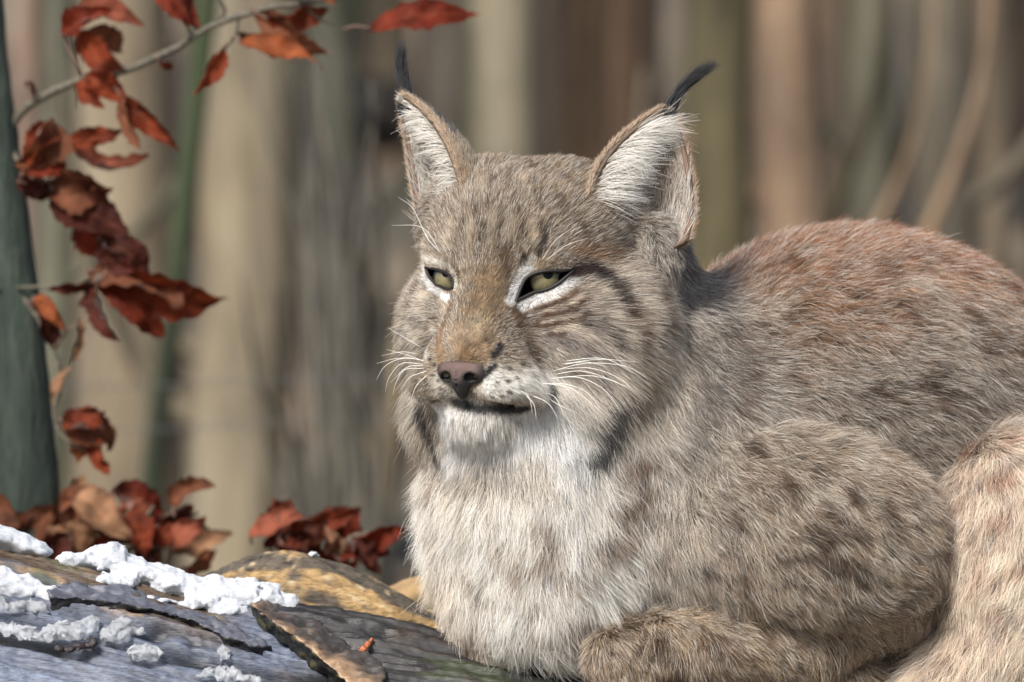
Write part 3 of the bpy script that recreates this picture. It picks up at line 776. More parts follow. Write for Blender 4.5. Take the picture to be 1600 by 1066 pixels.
sprig('leafy_sprig', 'heap of curled tan and rust beech leaves behind the snow strip', (170, 960), [[(150, 860), (110, 790)], [(210, 840), (240, 790)], [(260, 850), (310, 800)], [(60, 850), (10, 810)]], [
 ((-30, 800), (34, 826), 70, 0.4, .2, 'brown'), ((30, 850), (100, 790), 66, 0.3, .15, 'brown'), ((70, 850), (130, 742), 66, -0.4, .15, 'tan'), ((96, 866), (160, 770), 60, 0.7, .2, 'brown'),
 ((120, 776), (208, 842), 76, 0.2, .18, 'tan'), ((160, 856), (214, 782), 64, -0.5, .12, 'rust'), ((176, 764), (256, 800), 58, 0.3, .15, 'red'), ((196, 800), (226, 872), 60, 0.5, .1, 'rust'),
 ((246, 820), (300, 790), 50, -0.5, .1, 'dark'), ((268, 790), (338, 762), 54, 0.6, .2, 'brown'), ((262, 872), (362, 832), 56, 0.4, .18, 'tan'), ((286, 892), (340, 856), 40, -0.6, .1, 'brown'),
 ((240, 846), (290, 826), 44, 0.2, .1, 'rust'), ((140, 880), (196, 850), 56, 0.9, .1, 'red'), ((50, 868), (110, 838), 50, -0.7, .1, 'brown'), ((10, 845), (50, 800), 44, 0.6, .1, 'dark'), ((96, 800), (118, 756), 30, 0.2, .1, 'brown')], 640, 500)
sprig('leafy_sprig', 'clump of dark red curled leaves close to the pale chest fur', (520, 960), [[(500, 860), (450, 830)], [(540, 850), (590, 830)]], [
 ((388, 832), (486, 812), 48, 0.5, .18, 'pink'), ((430, 836), (556, 796), 56, -0.3, .16, 'rust'), ((470, 830), (540, 850), 50, 0.7, .12, 'dark'), ((500, 800), (566, 842), 54, 0.3, .15, 'pink'),
 ((508, 846), (610, 866), 62, 0.2, .12, 'red'), ((556, 842), (638, 824), 46, -0.4, .12, 'red'), ((546, 846), (592, 898), 48, 0.5, .1, 'dark'), ((480, 862), (560, 880), 46, -0.6, .1, 'rust'), ((520, 836), (560, 812), 30, 0.9, .2, 'tan'), ((416, 850), (480, 858), 36, 0.8, .1, 'dark')], 600, 540)

# leafless bush between the trunks and the lynx
bush = empty('bare_bush', (-0.33, 2.0, -0.62))
tag(bush, 'leafless grey twiggy bush blurred between the pale trunk and the lynx', 'bush')
tbu = NT('grey_twig'); tbu.color(tbu.ramp(tbu.noise(12, 3, 0.6, tbu.mapping()), [(0.35, lin(50, 48, 42)), (0.65, lin(104, 98, 86))])); tbu.set(roughness=0.8)
for i in range(24):
    r_ = random.Random(3000 + i)
    d = (7.9 + r_.uniform(-0.35, 0.35)) / S - CAMD
    b0 = at(545 + r_.uniform(-50, 50), 1120, d); b0[2] = -0.66 / S
    x1 = 545 + r_.uniform(-170, 110); y1 = r_.uniform(60, 620)
    m = at((545 + x1) / 2 + r_.uniform(-40, 40), (1000 + y1) / 2, d + r_.uniform(-150, 150)); e_ = at(x1, y1, d + r_.uniform(-300, 300))
    Pb = spline([b0, m, e_], 16); V, F = tube(Pb, np.linspace(r_.uniform(6, 13), 2.5, 16), 6)
    mesh_np('twig', V, F, tbu.m, bush)
# two slack fence wires across the wood behind
tf = NT('dull_wire'); tf.color(lin(92, 94, 92)); tf.set(roughness=0.5, metallic=0.4)
for i, (ya, yb) in enumerate([(600, 588), (668, 655)]):
    d = 7.6 / S - CAMD
    P = spline([at(-900, ya + 10, d), at(200, ya + 4, d), at(640, yb, d), at(2600, yb - 20, d)], 60)
    V, F = tube(P, 1.7, 6)
    tag(mesh_np('fence_wire', V, F, tf.m), ['upper slack grey fence wire crossing the wood behind the leaves', 'lower slack grey fence wire crossing the wood behind the leaves'][i], 'fence wire')
print('props', round(time.time() - T0, 1))

# =================================================================== LYNX
YAW = math.radians(25); ROLL = math.radians(2.0)
HC = at(805, 450, 0)
hf = np.array([-math.sin(YAW), -math.cos(YAW), 0.0])           # forward of the face
hr0 = np.array([math.cos(YAW), -math.sin(YAW), 0.0])           # towards the viewer's right
up0 = np.array([0, 0, 1.0])
hr = hr0 * math.cos(ROLL) - up0 * math.sin(ROLL)
hu = hr0 * math.sin(ROLL) + up0 * math.cos(ROLL)
def hp(a, f, u): return HC + hr * a + hf * f + hu * u
def to_head(P):
    Q = P - HC
    return np.stack([Q @ hr, Q @ hf, Q @ hu], 1)
HR = np.stack([hr, hf, hu])
def rotz(deg): 
    c, s = math.cos(math.radians(deg)), math.sin(math.radians(deg)); return np.array([[c, s, 0], [-s, c, 0], [0, 0, 1.0]])
def rotxz(deg):   # tilt in the picture plane, positive = the +x end goes down
    c, s = math.cos(math.radians(deg)), math.sin(math.radians(deg)); return np.array([[c, 0, -s], [0, 1.0, 0], [s, 0, c]])

# (region, kind, data, smoothing)
PRIM = []
def E(reg, c, r, R=None, k=40): PRIM.append((reg, 'e', (np.asarray(c, float), np.asarray(r, float), R), k))
def Cp(reg, a, b, ra, rb, k=40): PRIM.append((reg, 'c', (np.asarray(a, float), np.asarray(b, float), ra, rb), k))
# ---- body
E('back', at(1335, 628, 300), (335, 300, 268), k=10)
E('back', at(1660, 760, 330), (270, 280, 280), k=60)
E('belly', at(1360, 880, 230), (280, 200, 200), k=40)
E('neck', at(1020, 650, 160), (180, 170, 226), rotxz(20), k=60)
E('neck', at(1120, 720, 140), (180, 190, 210), k=60)
E('chest', at(864, 800, 70), (182, 180, 226), k=60)
E('chest', at(888, 712, 78), (186, 160, 165), k=60)
E('chest', at(850, 930, 40), (140, 130, 100), k=40)
Cp('foreleg', at(770, 900, 60), at(775, 1010, 30), 72, 48, k=30)
E('arm', at(1268, 826, -10), (210, 125, 150), rotxz(14), k=16)
E('shoulder', at(1120, 810, 70), (170, 150, 160), k=75)
Cp('foreleg', at(1270, 1004, 20), at(1020, 1018, -60), 54, 50, k=14)
Cp('foreleg', at(1400, 930, 40), at(1270, 1000, 30), 60, 52, k=14)
Cp('foreleg', at(1020, 1020, -62), at(978, 1022, -78), 50, 44, k=16)
for tx, ty, td in [(958, 1006, -92), (950, 1032, -100), (964, 1056, -96)]: E('foreleg', at(tx, ty, td), (32, 28, 21), k=9)
Cp('foreleg', at(1330, 1080, 60), at(1100, 1085, 10), 50, 40, k=18)
E('hind', at(1602, 880, 60), (138, 130, 214), rotxz(-6), k=10)
Cp('hind', at(1600, 1000, 60), at(1440, 1130, 20), 110, 60, k=30)
Cp('hind', at(1450, 1135, 10), at(1360, 1140, -20), 52, 40, k=20)
Cp('back', at(1880, 860, 380), at(1960, 980, 420), 60, 45, k=40)
# ---- head
def He(c, r, k=36, rot=None): E('head', hp(*c), r, HR if rot is None else rot @ HR, k)
Cp('neck', hp(0, -70, -20), at(930, 680, 120), 140, 180, k=60)
He((0, -45, 62), (150, 150, 134), 50)
for sgn in (-1, 1): He((sgn * 78, -50, 108), (82, 90, 86), 50)
E('neck', at(1000, 450, 130), (82, 90, 130), k=50)
E('neck', at(1026, 398, 2), (32, 42, 58), k=46)
E('neck', at(690, 340, 70), (28, 40, 40), k=36)
He((0, 30, 62), (108, 80, 92), 50)
He((0, 40, -60), (120, 72, 100), 40)
for sgn in (-1, 1):
    He((sgn * 78, 62, 42), (42, 30, 22), 34)          # brow
    He((sgn * 100, 26, -58), (70, 62, 72), 44)        # cheekbone
    He((156 if sgn > 0 else -114, -40, -80), (76 if sgn > 0 else 70, 82, 118), 46)      # ruff base
    He((106 if sgn > 0 else -88, 0, -190), (58, 60, 62), 46)        # hanging ruff
    He((sgn * 44, 130, -147), (56, 50, 42), 24)       # whisker pad
    He((sgn * 112, -112, 110), (54, 44, 56), 40)       # ear root
Cp('head', hp(0, 62, 40), hp(0, 126, -94), 58, 64, k=40)  # bridge
He((0, 140, -108), (68, 44, 36), 28)
He((0, 110, -196), (54, 52, 36), 20)                  # chin
He((0, 36, -236), (84, 66, 50), 50)                   # throat
He((0, 50, -170), (100, 80, 66), 40)                  # jaw

def prim_d(P, p):
    if p[1] == 'e': return ell(P, *p[2])
    return capsule(P, *p[2])
def prim_box(p):
    if p[1] == 'e':
        c, r, R = p[2]; m = float(max(r)) if R is not None else None
        return (c - (r if m is None else m), c + (r if m is None else m))
    a, b, ra, rb = p[2]; m = max(ra, rb)
    return (np.minimum(a, b) - m, np.maximum(a, b) + m)

def axis(lo, f0, f1, hi, fine, coarse):
    return np.concatenate([np.arange(lo, f0, coarse), np.arange(f0, f1, fine), np.arange(f1, hi + coarse, coarse)])
gx = axis(-232, -232, 286, 1230, 4.0, 13.0)
gy = axis(-250, -230, 110, 700, 4.0, 14.0)
gzz = axis(-680, -190, 305, 320, 4.0, 9.0)
def eval_sdf():
    D = np.full((len(gx), len(gy), len(gzz)), 400.0, np.float32)
    for p in PRIM:
        lo, hi = prim_box(p); m = 70
        i0, i1 = np.searchsorted(gx, [lo[0] - m, hi[0] + m]); j0, j1 = np.searchsorted(gy, [lo[1] - m, hi[1] + m]); k0, k1 = np.searchsorted(gzz, [lo[2] - m, hi[2] + m])
        G = [gx[i0:i1].astype(np.float32)[:, None, None], gy[j0:j1].astype(np.float32)[None, :, None], gzz[k0:k1].astype(np.float32)[None, None, :]]
        d = prim_d(G, p).astype(np.float32)
        sub = D[i0:i1, j0:j1, k0:k1]
        D[i0:i1, j0:j1, k0:k1] = smin(sub, d, p[3])
    return D
D = eval_sdf()
# carve: mouth slit, eye hollows, stop beside the bridge
def carve(pts, rad, depth):
    for a, b in zip(pts[:-1], pts[1:]):
        lo = np.minimum(a, b) - rad - 10; hi = np.maximum(a, b) + rad + 10
        i0, i1 = np.searchsorted(gx, [lo[0], hi[0]]); j0, j1 = np.searchsorted(gy, [lo[1], hi[1]]); k0, k1 = np.searchsorted(gzz, [lo[2], hi[2]])
        G = [gx[i0:i1][:, None, None], gy[j0:j1][None, :, None], gzz[k0:k1][None, None, :]]
        d = capsule(G, a, b, rad, rad).astype(np.float32)
        sub = D[i0:i1, j0:j1, k0:k1]; h = np.maximum(8 - np.abs(sub + d), 0) / 8
        D[i0:i1, j0:j1, k0:k1] = np.maximum(sub, -d) + h * h * 2
mouth_l = [hp(s * a, f, u) for s in (1,) for a, f, u in [(0, 182, -176), (28, 176, -184), (58, 150, -178), (84, 116, -162), (98, 90, -140)]]
mouth_r = [hp(-a, f, u) for a, f, u in [(0, 182, -176), (28, 176, -184), (58, 150, -180), (84, 112, -164)]]
carve(mouth_l, 7, 0); carve(mouth_r, 7, 0)
V, F = nets(gx, gy, gzz, D)
print('sdf', round(time.time() - T0, 1), len(V))
# keep the body above a floor plane well under the log's top only
def smooth_mesh(V, F, it=2):
    E_ = np.concatenate([F[:, [0, 1]], F[:, [1, 2]], F[:, [2, 3]], F[:, [3, 0]]])
    for _ in range(it):
        acc = np.zeros_like(V); cnt = np.zeros(len(V))
        for a, b in ((0, 1), (1, 0)):
            for ax in range(3): acc[:, ax] += np.bincount(E_[:, a], V[E_[:, b], ax], len(V))
            cnt += np.bincount(E_[:, a], minlength=len(V))
        V = 0.5 * V + 0.5 * acc / np.maximum(cnt, 1)[:, None]
    return V
V = smooth_mesh(V, F, 3)
def vnormals(V, F):
    n = np.cross(V[F[:, 2]] - V[F[:, 0]], V[F[:, 3]] - V[F[:, 1]])
    out = np.zeros_like(V)
    for q in range(4):
        for ax in range(3): out[:, ax] += np.bincount(F[:, q], n[:, ax], len(V))
    return norm(out)
VN = vnormals(V, F)
if (VN * (V - V.mean(0))).sum() < 0:
    F = F[:, ::-1].copy(); VN = -VN
bvh = BVHTree.FromPolygons([Vector(v) for v in V], F.tolist())
CAMP = Vector((0, -CAMD, 0))
def hit(px, py, lift=0.0):
    """3-D point of the coat under a view position"""
    d = (Vector(at(px, py, 0)) - CAMP).normalized()
    loc, n, _, _ = bvh.ray_cast(CAMP, d)
    if loc is None:
        loc, n, _, _ = bvh.find_nearest(Vector(at(px, py, 0)))
    if n.dot(d) > 0: n = -n
    return np.array(loc) + np.array(n) * lift, np.array(n)

# ------------------------------------------------ eyes: almond openings
EYES = {
 'near': dict(poly=[(806, 471), (812, 454), (821, 436), (836, 427), (856, 423), (876, 423), (895, 421), (885, 432), (868, 446), (850, 454), (835, 457), (818, 465)], iris=(851, 438), ri=23, pup=(856, 428), rp=8.0),
 'far': dict(poly=[(666, 418), (680, 420), (695, 425), (704, 431), (709, 441), (708, 450), (700, 452), (690, 448), (679, 441), (671, 431)], iris=(692, 437), ri=19, pup=(697, 427), rp=6.4),
}
def in_poly(x, y, poly):
    ins = np.zeros(len(x), bool); n = len(poly)
    for i in range(n):
        x0, y0 = poly[i]; x1, y1 = poly[(i + 1) % n]
        if y0 == y1: continue
        c = ((y0 > y) != (y1 > y)) & (x < (x1 - x0) * (y - y0) / (y1 - y0) + x0)
        ins ^= c
    return ins
FC = V[F].mean(1); fpx, fpy = proj(FC)
keep = np.ones(len(F), bool)
for e in EYES.values():
    e['pts'] = np.array([hit(x, y, 1.0)[0] for x, y in e['poly']])
    e['c3'], e['n3'] = hit(*e['iris'])
    e['cen'] = e['pts'].mean(0)
    keep &= ~(in_poly(fpx, fpy, e['poly']) & (np.linalg.norm(FC - e['cen'], axis=1) < 80))

# ------------------------------------------------ coat colour
PR = {}
for p in PRIM: PR.setdefault(p[0], []).append(p)
REG = list(PR)
def region_w(P, sig=24.0):
    G = [P[:, 0], P[:, 1], P[:, 2]]
    ds = np.stack([np.min([prim_d(G, p) for p in PR[r]], axis=0) for r in REG], 1)
    ds = ds - ds.min(1, keepdims=True)
    w = np.exp(-ds / sig); return w / w.sum(1, keepdims=True)

BASE = {'head': (142, 118, 88), 'neck': (148, 142, 134), 'chest': (252, 246, 236), 'arm': (160, 138, 112), 'foreleg': (172, 146, 112), 'shoulder': (206, 197, 184), 'hind': (246, 226, 206), 'belly': (180, 170, 156), 'back': (152, 112, 76)}
MARKS = []      # (3-D points, width, colour, strength)
def mark(pts, w, col, s=1.0, soft=0.6):
    P3 = np.array([hit(x, y)[0] for x, y in pts])
    dk = max(col) < 150
    MARKS.append((P3, w * (1.35 if dk and w < 12 else 1.0), lin(*col) * (0.75 if dk else 1.0), min(1.0, s * 1.12), soft))
WH = (246, 242, 234); BL = (26, 24, 28); BR = (108, 70, 44); DK = (66, 50, 38); RU = (166, 108, 66); TN = (176, 146, 108); GY = (120, 110, 102)
def paint_marks():
    # pale areas
    for pts, w in [([(700, 660), (740, 690), (800, 690), (860, 670)], 56), ([(860, 655), (885, 690), (905, 735)], 44), ([(712, 660), (712, 720)], 34), ([(745, 645), (800, 655)], 24)]:
        mark(pts, w, (252, 250, 246), 1.0, 0.9)
    mark([(770, 600), (820, 600), (860, 600)], 32, (240, 236, 228), 0.9, 0.9)
    mark([(850, 520), (900, 540), (950, 580)], 44, (214, 204, 194), 0.6, 1.0)
    mark([(660, 480), (656, 540)], 24, (216, 206, 192), 0.6, 1.0)
    mark([(880, 470), (930, 455)], 20, (206, 186, 164), 0.6, 1.0)
    mark([(690, 600), (700, 620)], 26, (232, 226, 216), 0.85, 0.9)
    mark([(870, 620), (930, 640)], 34, (222, 214, 204), 0.7, 1.0)
    mark([(760, 612), (790, 622)], 14, WH, 0.6, 0.9)
    mark([(640, 520), (650, 600), (665, 640)], 26, (224, 216, 204), 0.7, 1.0)
    # bridge of the nose
    mark([(765, 450), (750, 500), (735, 545)], 40, (164, 138, 104), 0.8, 0.9)
    mark([(722, 548), (762, 550)], 14, (186, 158, 126), 0.5, 0.9)
    mark([(745, 505), (735, 520)], 20, (202, 186, 160), 0.5, 0.9)
    mark([(812, 500), (828, 530), (836, 552)], 15, (138, 104, 70), 0.6, 0.9)
    mark([(800, 478), (812, 505)], 12, (136, 100, 66), 0.7, 0.8)
    mark([(705, 480), (694, 512), (688, 545)], 8, (150, 108, 70), 0.6, 0.9)
    mark([(690, 545), (692, 570)], 7, (196, 160, 120), 0.7, 0.8)
    mark([(680, 520), (670, 560)], 9, WH, 0.6, 0.8)
    # forehead
    for pts in [[(772, 282), (764, 330)], [(800, 268), (792, 300)], [(832, 284), (840, 326)], [(752, 300), (744, 338)], [(862, 300), (880, 330)], [(726, 344), (716, 384)], [(784, 330), (780, 362)],
                [(812, 330), (816, 366)], [(700, 320), (690, 350)], [(846, 352), (852, 372)], [(758, 350), (752, 376)], [(880, 280), (900, 296)], [(826, 250), (834, 268)], [(742, 262), (734, 284)], [(894, 344), (920, 372)]]:
        mark(pts, 3.8, (86, 66, 46), 0.55, 1.0)
    for pts in [[(740, 350), (734, 384)], [(772, 340), (768, 380)], [(800, 340), (800, 376)], [(830, 350), (836, 386)], [(756, 290), (750, 320)], [(818, 280), (816, 316)], [(706, 350), (700, 384)]]:
        mark(pts, 7, (206, 192, 170), 0.7, 0.9)
    mark([(786, 400), (790, 432)], 10, (120, 94, 62), 0.6, 0.9)
    mark([(850, 372), (842, 396)], 5, DK, 0.8, 0.8)
    mark([(820, 402), (814, 424)], 5, DK, 0.9, 0.8)
    mark([(646, 408), (654, 412)], 6, (82, 50, 34), 0.9, 0.8)
    # eye surrounds
    mark([(797, 472), (806, 446), (818, 424), (832, 410)], 10, (252, 250, 246), 1.0, 0.5)
    mark([(836, 412), (862, 406), (884, 412)], 8, (226, 206, 180), 0.7, 0.8)
    mark([(816, 478), (836, 469), (860, 462), (880, 450), (898, 434)], 10, (252, 250, 246), 1.0, 0.4)
    mark([(660, 418), (664, 434), (676, 450), (692, 462), (702, 468)], 7.5, (252, 250, 246), 1.0, 0.4)
    mark([(664, 404), (684, 408), (702, 416), (710, 430), (713, 448)], 7, (240, 232, 218), 0.9, 0.6)
    # dark line from the eye over the cheek
    mark([(896, 424), (924, 422), (944, 430)], 8, (96, 60, 38), 0.95, 0.7)
    mark([(926, 420), (952, 438), (968, 466), (982, 496)], 10, (50, 32, 24), 1.0, 0.8)
    mark([(978, 490), (994, 520), (996, 545)], 8, (120, 84, 56), 0.7, 0.9)
    for pts in [[(834, 486), (872, 474), (900, 458)], [(846, 496), (890, 486), (918, 470)], [(850, 510), (886, 502), (920, 492)], [(858, 522), (880, 520)], [(836, 502), (842, 512)]]:
        mark(pts, 4.5, (118, 78, 50), 0.85, 0.8)
    for pts in [[(850, 503), (900, 494)], [(840, 490), (880, 481), (908, 466)], [(866, 516), (910, 508)]]:
        mark(pts, 3.5, (224, 210, 190), 0.8, 0.8)
    mark([(910, 506), (934, 514), (956, 526)], 7, (84, 72, 66), 0.8, 0.9)
    mark([(952, 524), (966, 544)], 6, (62, 52, 48), 0.8, 0.9)
    mark([(880, 530), (920, 545)], 14, (124, 108, 100), 0.6, 1.0)
    mark([(930, 470), (940, 520)], 16, (190, 178, 166), 0.6, 1.0)
    mark([(936, 580), (946, 600)], 5, (78, 70, 66), 0.7, 0.9)
    mark([(1020, 440), (1030, 500)], 26, (120, 100, 78), 0.55, 1.0)
    mark([(990, 560), (1000, 600), (985, 640)], 22, (124, 108, 88), 0.6, 1.0)
    mark([(1050, 520), (1040, 580), (1010, 650)], 18, (222, 212, 198), 0.7, 1.0)
    mark([(960, 640), (985, 620)], 12, (96, 82, 66), 0.5, 1.0)
    mark([(900, 390), (960, 400)], 16, (170, 128, 92), 0.5, 1.0)
    mark([(640, 440), (642, 480)], 9, (150, 122, 92), 0.5, 1.0)
    mark([(650, 500), (668, 510)], 8, (120, 110, 100), 0.5, 1.0)
    # whisker rows and mouth
    for x, y, r in [(794, 577, 4), (815, 570, 4), (836, 566, 4), (792, 596, 3.6), (806, 592, 3.6), (829, 589, 4), (794, 612, 3.6), (812, 607, 3.6), (776, 598, 2.6), (782, 618, 2.6), (672, 562, 3), (679, 571, 3), (685, 594, 2.6), (676, 586, 2.6), (690, 606, 2.6), (768, 620, 2.4), (842, 604, 3)]:
        mark([(x, y), (x + 3, y)], r * 0.72, (60, 52, 46), 0.85, 0.9)
    mark([(780, 542), (776, 552), (770, 556)], 4.5, (22, 20, 20), 0.95, 0.6)
    mark([(758, 586), (766, 576), (772, 572)], 4, (36, 34, 36), 0.9, 0.6)
    mark([(712, 628), (730, 634), (762, 640), (800, 640), (826, 632)], 8, (48, 52, 54), 0.95, 0.7)
    mark([(800, 640), (830, 630), (848, 618), (856, 608)], 9, (22, 22, 26), 1.0, 0.7)
    mark([(852, 614), (866, 606)], 5, (70, 62, 58), 0.7, 0.8)
    mark([(724, 606), (725, 628)], 3, (80, 80, 80), 0.7, 0.8)
    mark([(720, 662), (750, 668), (790, 664)], 20, (238, 234, 226), 0.9, 0.9)
    # black ruff bars
    mark([(954, 646), (944, 684), (930, 722)], 19, (22, 22, 30), 0.98, 0.7)
    mark([(966, 630), (952, 660)], 10, (60, 54, 52), 0.7, 0.9)
    mark([(670, 640), (682, 672), (694, 712)], 11, (34, 34, 42), 0.95, 0.8)
    # chest and neck
    for pts, w, s in [([(960, 800), (985, 785), (1012, 768)], 16, .75), ([(978, 830), (960, 850)], 13, .7), ([(930, 870), (945, 842)], 9, .6), ([(850, 820), (862, 850), (850, 880)], 10, .45), ([(880, 905), (910, 900)], 12, .5),
                      ([(668, 752), (680, 780)], 13, .5), ([(690, 820), (702, 860)], 12, .45), ([(740, 900), (760, 930)], 12, .35), ([(820, 880), (812, 910)], 9, .45), ([(890, 960), (900, 990)], 10, .45), ([(980, 738), (1000, 728), (1020, 716)], 11, .6),
                      ([(1060, 720), (1080, 706)], 12, .5), ([(760, 990), (735, 1010)], 18, .5), ([(1030, 870), (1050, 860)], 10, .4), ([(830, 960), (840, 985)], 8, .3), ([(780, 850), (790, 870)], 8, .3)]:
        mark(pts, w, (140, 104, 74), min(1, s * 1.4), 1.0)
    mark([(1085, 560), (1110, 640), (1090, 720)], 36, (120, 116, 112), 0.5, 1.0)  # darker neck shading beside the ruff, put into the coat colour
    mark([(1140, 520), (1160, 600)], 30, (132, 118, 106), 0.5, 1.0)
    # shoulder, arm
    for pts, w, s in [([(1170, 700), (1190, 720)], 11, .6), ([(1230, 760), (1242, 770)], 10, .75), ([(1330, 775), (1340, 785)], 9, .75), ([(1150, 810), (1160, 822)], 10, .7), ([(1290, 800), (1310, 815)], 10, .7), ([(1270, 830), (1295, 846)], 12, .8),
                      ([(1320, 830), (1345, 842)], 11, .7), ([(1200, 780), (1210, 795)], 8, .5), ([(1270, 735), (1285, 745)], 8, .5), ([(1380, 800), (1400, 830)], 12, .5), ([(1220, 870), (1260, 868), (1300, 872), (1340, 880)], 8, .8),
                      ([(1290, 885), (1330, 892), (1350, 905)], 9, .8), ([(1105, 882), (1112, 890)], 8, .9), ([(1230, 900), (1250, 905)], 7, .6), ([(1160, 905), (1180, 900)], 7, .5), ([(1400, 760), (1420, 790)], 14, .4), ([(1300, 700), (1330, 712)], 10, .4), ([(1240, 690), (1260, 700)], 10, .35)]:
        mark(pts, w * 0.95, (74, 48, 30), s, 1.0)
    for pts, w, s in [([(960, 1000), (985, 985)], 12, .6), ([(1030, 1010), (1040, 1030)], 10, .5), ([(1100, 1000), (1120, 1010)], 12, .6), ([(1190, 975), (1200, 1000)], 14, .7), ([(1040, 1050), (1060, 1056)], 12, .7), ([(1000, 1020), (1010, 1030)], 9, .5), ([(1150, 1020), (1170, 1030)], 10, .5)]:
        mark(pts, w, (88, 58, 36), s, 0.95)
    # flank and hind leg
    for i in range(34):
        r = random.Random(900 + i)
        x = r.uniform(1150, 1590); y = r.uniform(400, 640)
        mark([(x, y), (x + r.uniform(8, 22), y + r.uniform(-4, 10))], r.uniform(7, 13), (96, 58, 34), r.uniform(.35, .7), 1.0)
    for x, y, w, s in [(1510, 720, 14, .6), (1560, 760, 16, .5), (1500, 800, 10, .4), (1560, 820, 14, .45), (1580, 700, 12, .35), (1530, 900, 12, .35), (1590, 890, 14, .4), (1560, 960, 12, .3)]:
        mark([(x, y), (x + 14, y - 8)], w, (160, 100, 60), min(1, s * 1.3), 1.0)
paint_marks()

def seg_dist(P, pts):
    d = np.full(len(P), 1e9)
    for a, b in zip(pts[:-1], pts[1:]):
        ab = b - a; L2 = max(float(ab @ ab), 1e-6)
        t = np.clip((P - a) @ ab / L2, 0, 1)
        d = np.minimum(d, np.linalg.norm(P - a - t[:, None] * ab, axis=1))
    return d

def coat(P, W):
    """linear colour of the coat at points P with region weights W"""
    mk = np.zeros(len(P))
    c = W @ np.stack([lin(*BASE[r]) for r in REG])
    wi = {r: W[:, i] for i, r in enumerate(REG)}
    H = to_head(P)
    # rust along the spine, the flank's shadow grey painted in lower down
    top = sstep(20, 190, P[:, 2] + 30 * fbm(P, 90, 51))
    k = (wi['back'] * top)[:, None]; c = c * (1 - 0.75 * k) + lin(158, 100, 58)[None] * 0.75 * k
    low = 1 - sstep(-90, 60, P[:, 2] + 40 * fbm(P, 90, 52)); k = (wi['back'] * low)[:, None]; c = c * (1 - 0.7 * k) + lin(126, 124, 116)[None] * 0.7 * k
    rus = sstep(0.2, 0.8, fbm(P, 120, 53)) * sstep(-40, 80, P[:, 2]); k = (wi['back'] * rus * 0.5)[:, None]; c = c * (1 - k) + lin(158, 90, 48)[None] * k
    # head: cheeks greyer and paler towards the ruff
    ch = wi['head'] * sstep(60, 130, np.abs(H[:, 0])) * (1 - sstep(0, 90, H[:, 2])); k = (0.7 * ch)[:, None]; c = c * (1 - k) + lin(206, 194, 178)[None] * k
    rf = wi['head'] * (1 - sstep(-110, -20, H[:, 1])) * sstep(90, 140, np.abs(H[:, 0])) * (1 - sstep(-20, 60, H[:, 2])); k = (0.75 * rf)[:, None]; c = c * (1 - k) + lin(236, 226, 212)[None] * k
    # neck below the ear: grey with brown mottling
    mo = sstep(0.1, 0.7, fbm(P, (46, 46, 46), 54)); k = ((wi['neck'] + 0.8 * wi['shoulder'] + 0.9 * wi['arm'] + 0.8 * wi['foreleg'] + 0.15 * wi['hind']) * mo * 0.38)[:, None]; c = c * (1 - k) + lin(142, 108, 78)[None] * k
    pl = sstep(0.2, 0.8, fbm(P, (60, 60, 50), 55)); k = ((wi['arm'] + wi['neck'] + wi['back'] + wi['head'] * 0.5) * pl * 0.45)[:, None]; c = c * (1 - k) + lin(206, 194, 176)[None] * k
    for P3, w, col, s, soft in MARKS:
        lo = P3.min(0) - 2.2 * w; hi = P3.max(0) + 2.2 * w
        m = np.nonzero(((P > lo) & (P < hi)).all(1))[0]
        if not len(m): continue
        d = seg_dist(P[m], P3) + 0.18 * w * noise(P[m], max(w, 6) * 0.8, 77)
        k = (s * (1 - sstep(w * (1 - soft), w * (1 + soft * 0.5), d)))[:, None]
        c[m] = c[m] * (1 - k) + col[None] * k; mk[m] = np.maximum(mk[m], k[:, 0])
    return c, mk
WV = region_w(V)
CV = coat(V, WV)[0]
print('coat', round(time.time() - T0, 1))

base_pt = at(1150, 1090, 60) * S
lynx = empty('lynx', tuple(float(q) for q in base_pt))
tag(lynx, 'resting lynx with tufted ears and narrowed eyes lying on the log', 'lynx')
tsk = NT('lynx_undercoat'); tsk.color(tsk.attr('tint')); tsk.set(roughness=0.95)
tsk.b.inputs['Specular IOR Level'].default_value = 0.1
body = mesh_np('body', V, F[keep], tsk.m, lynx, colors=np.clip(CV * 0.5, 0.01, 1))  # coat colour halved, painting darker depth beneath the strands

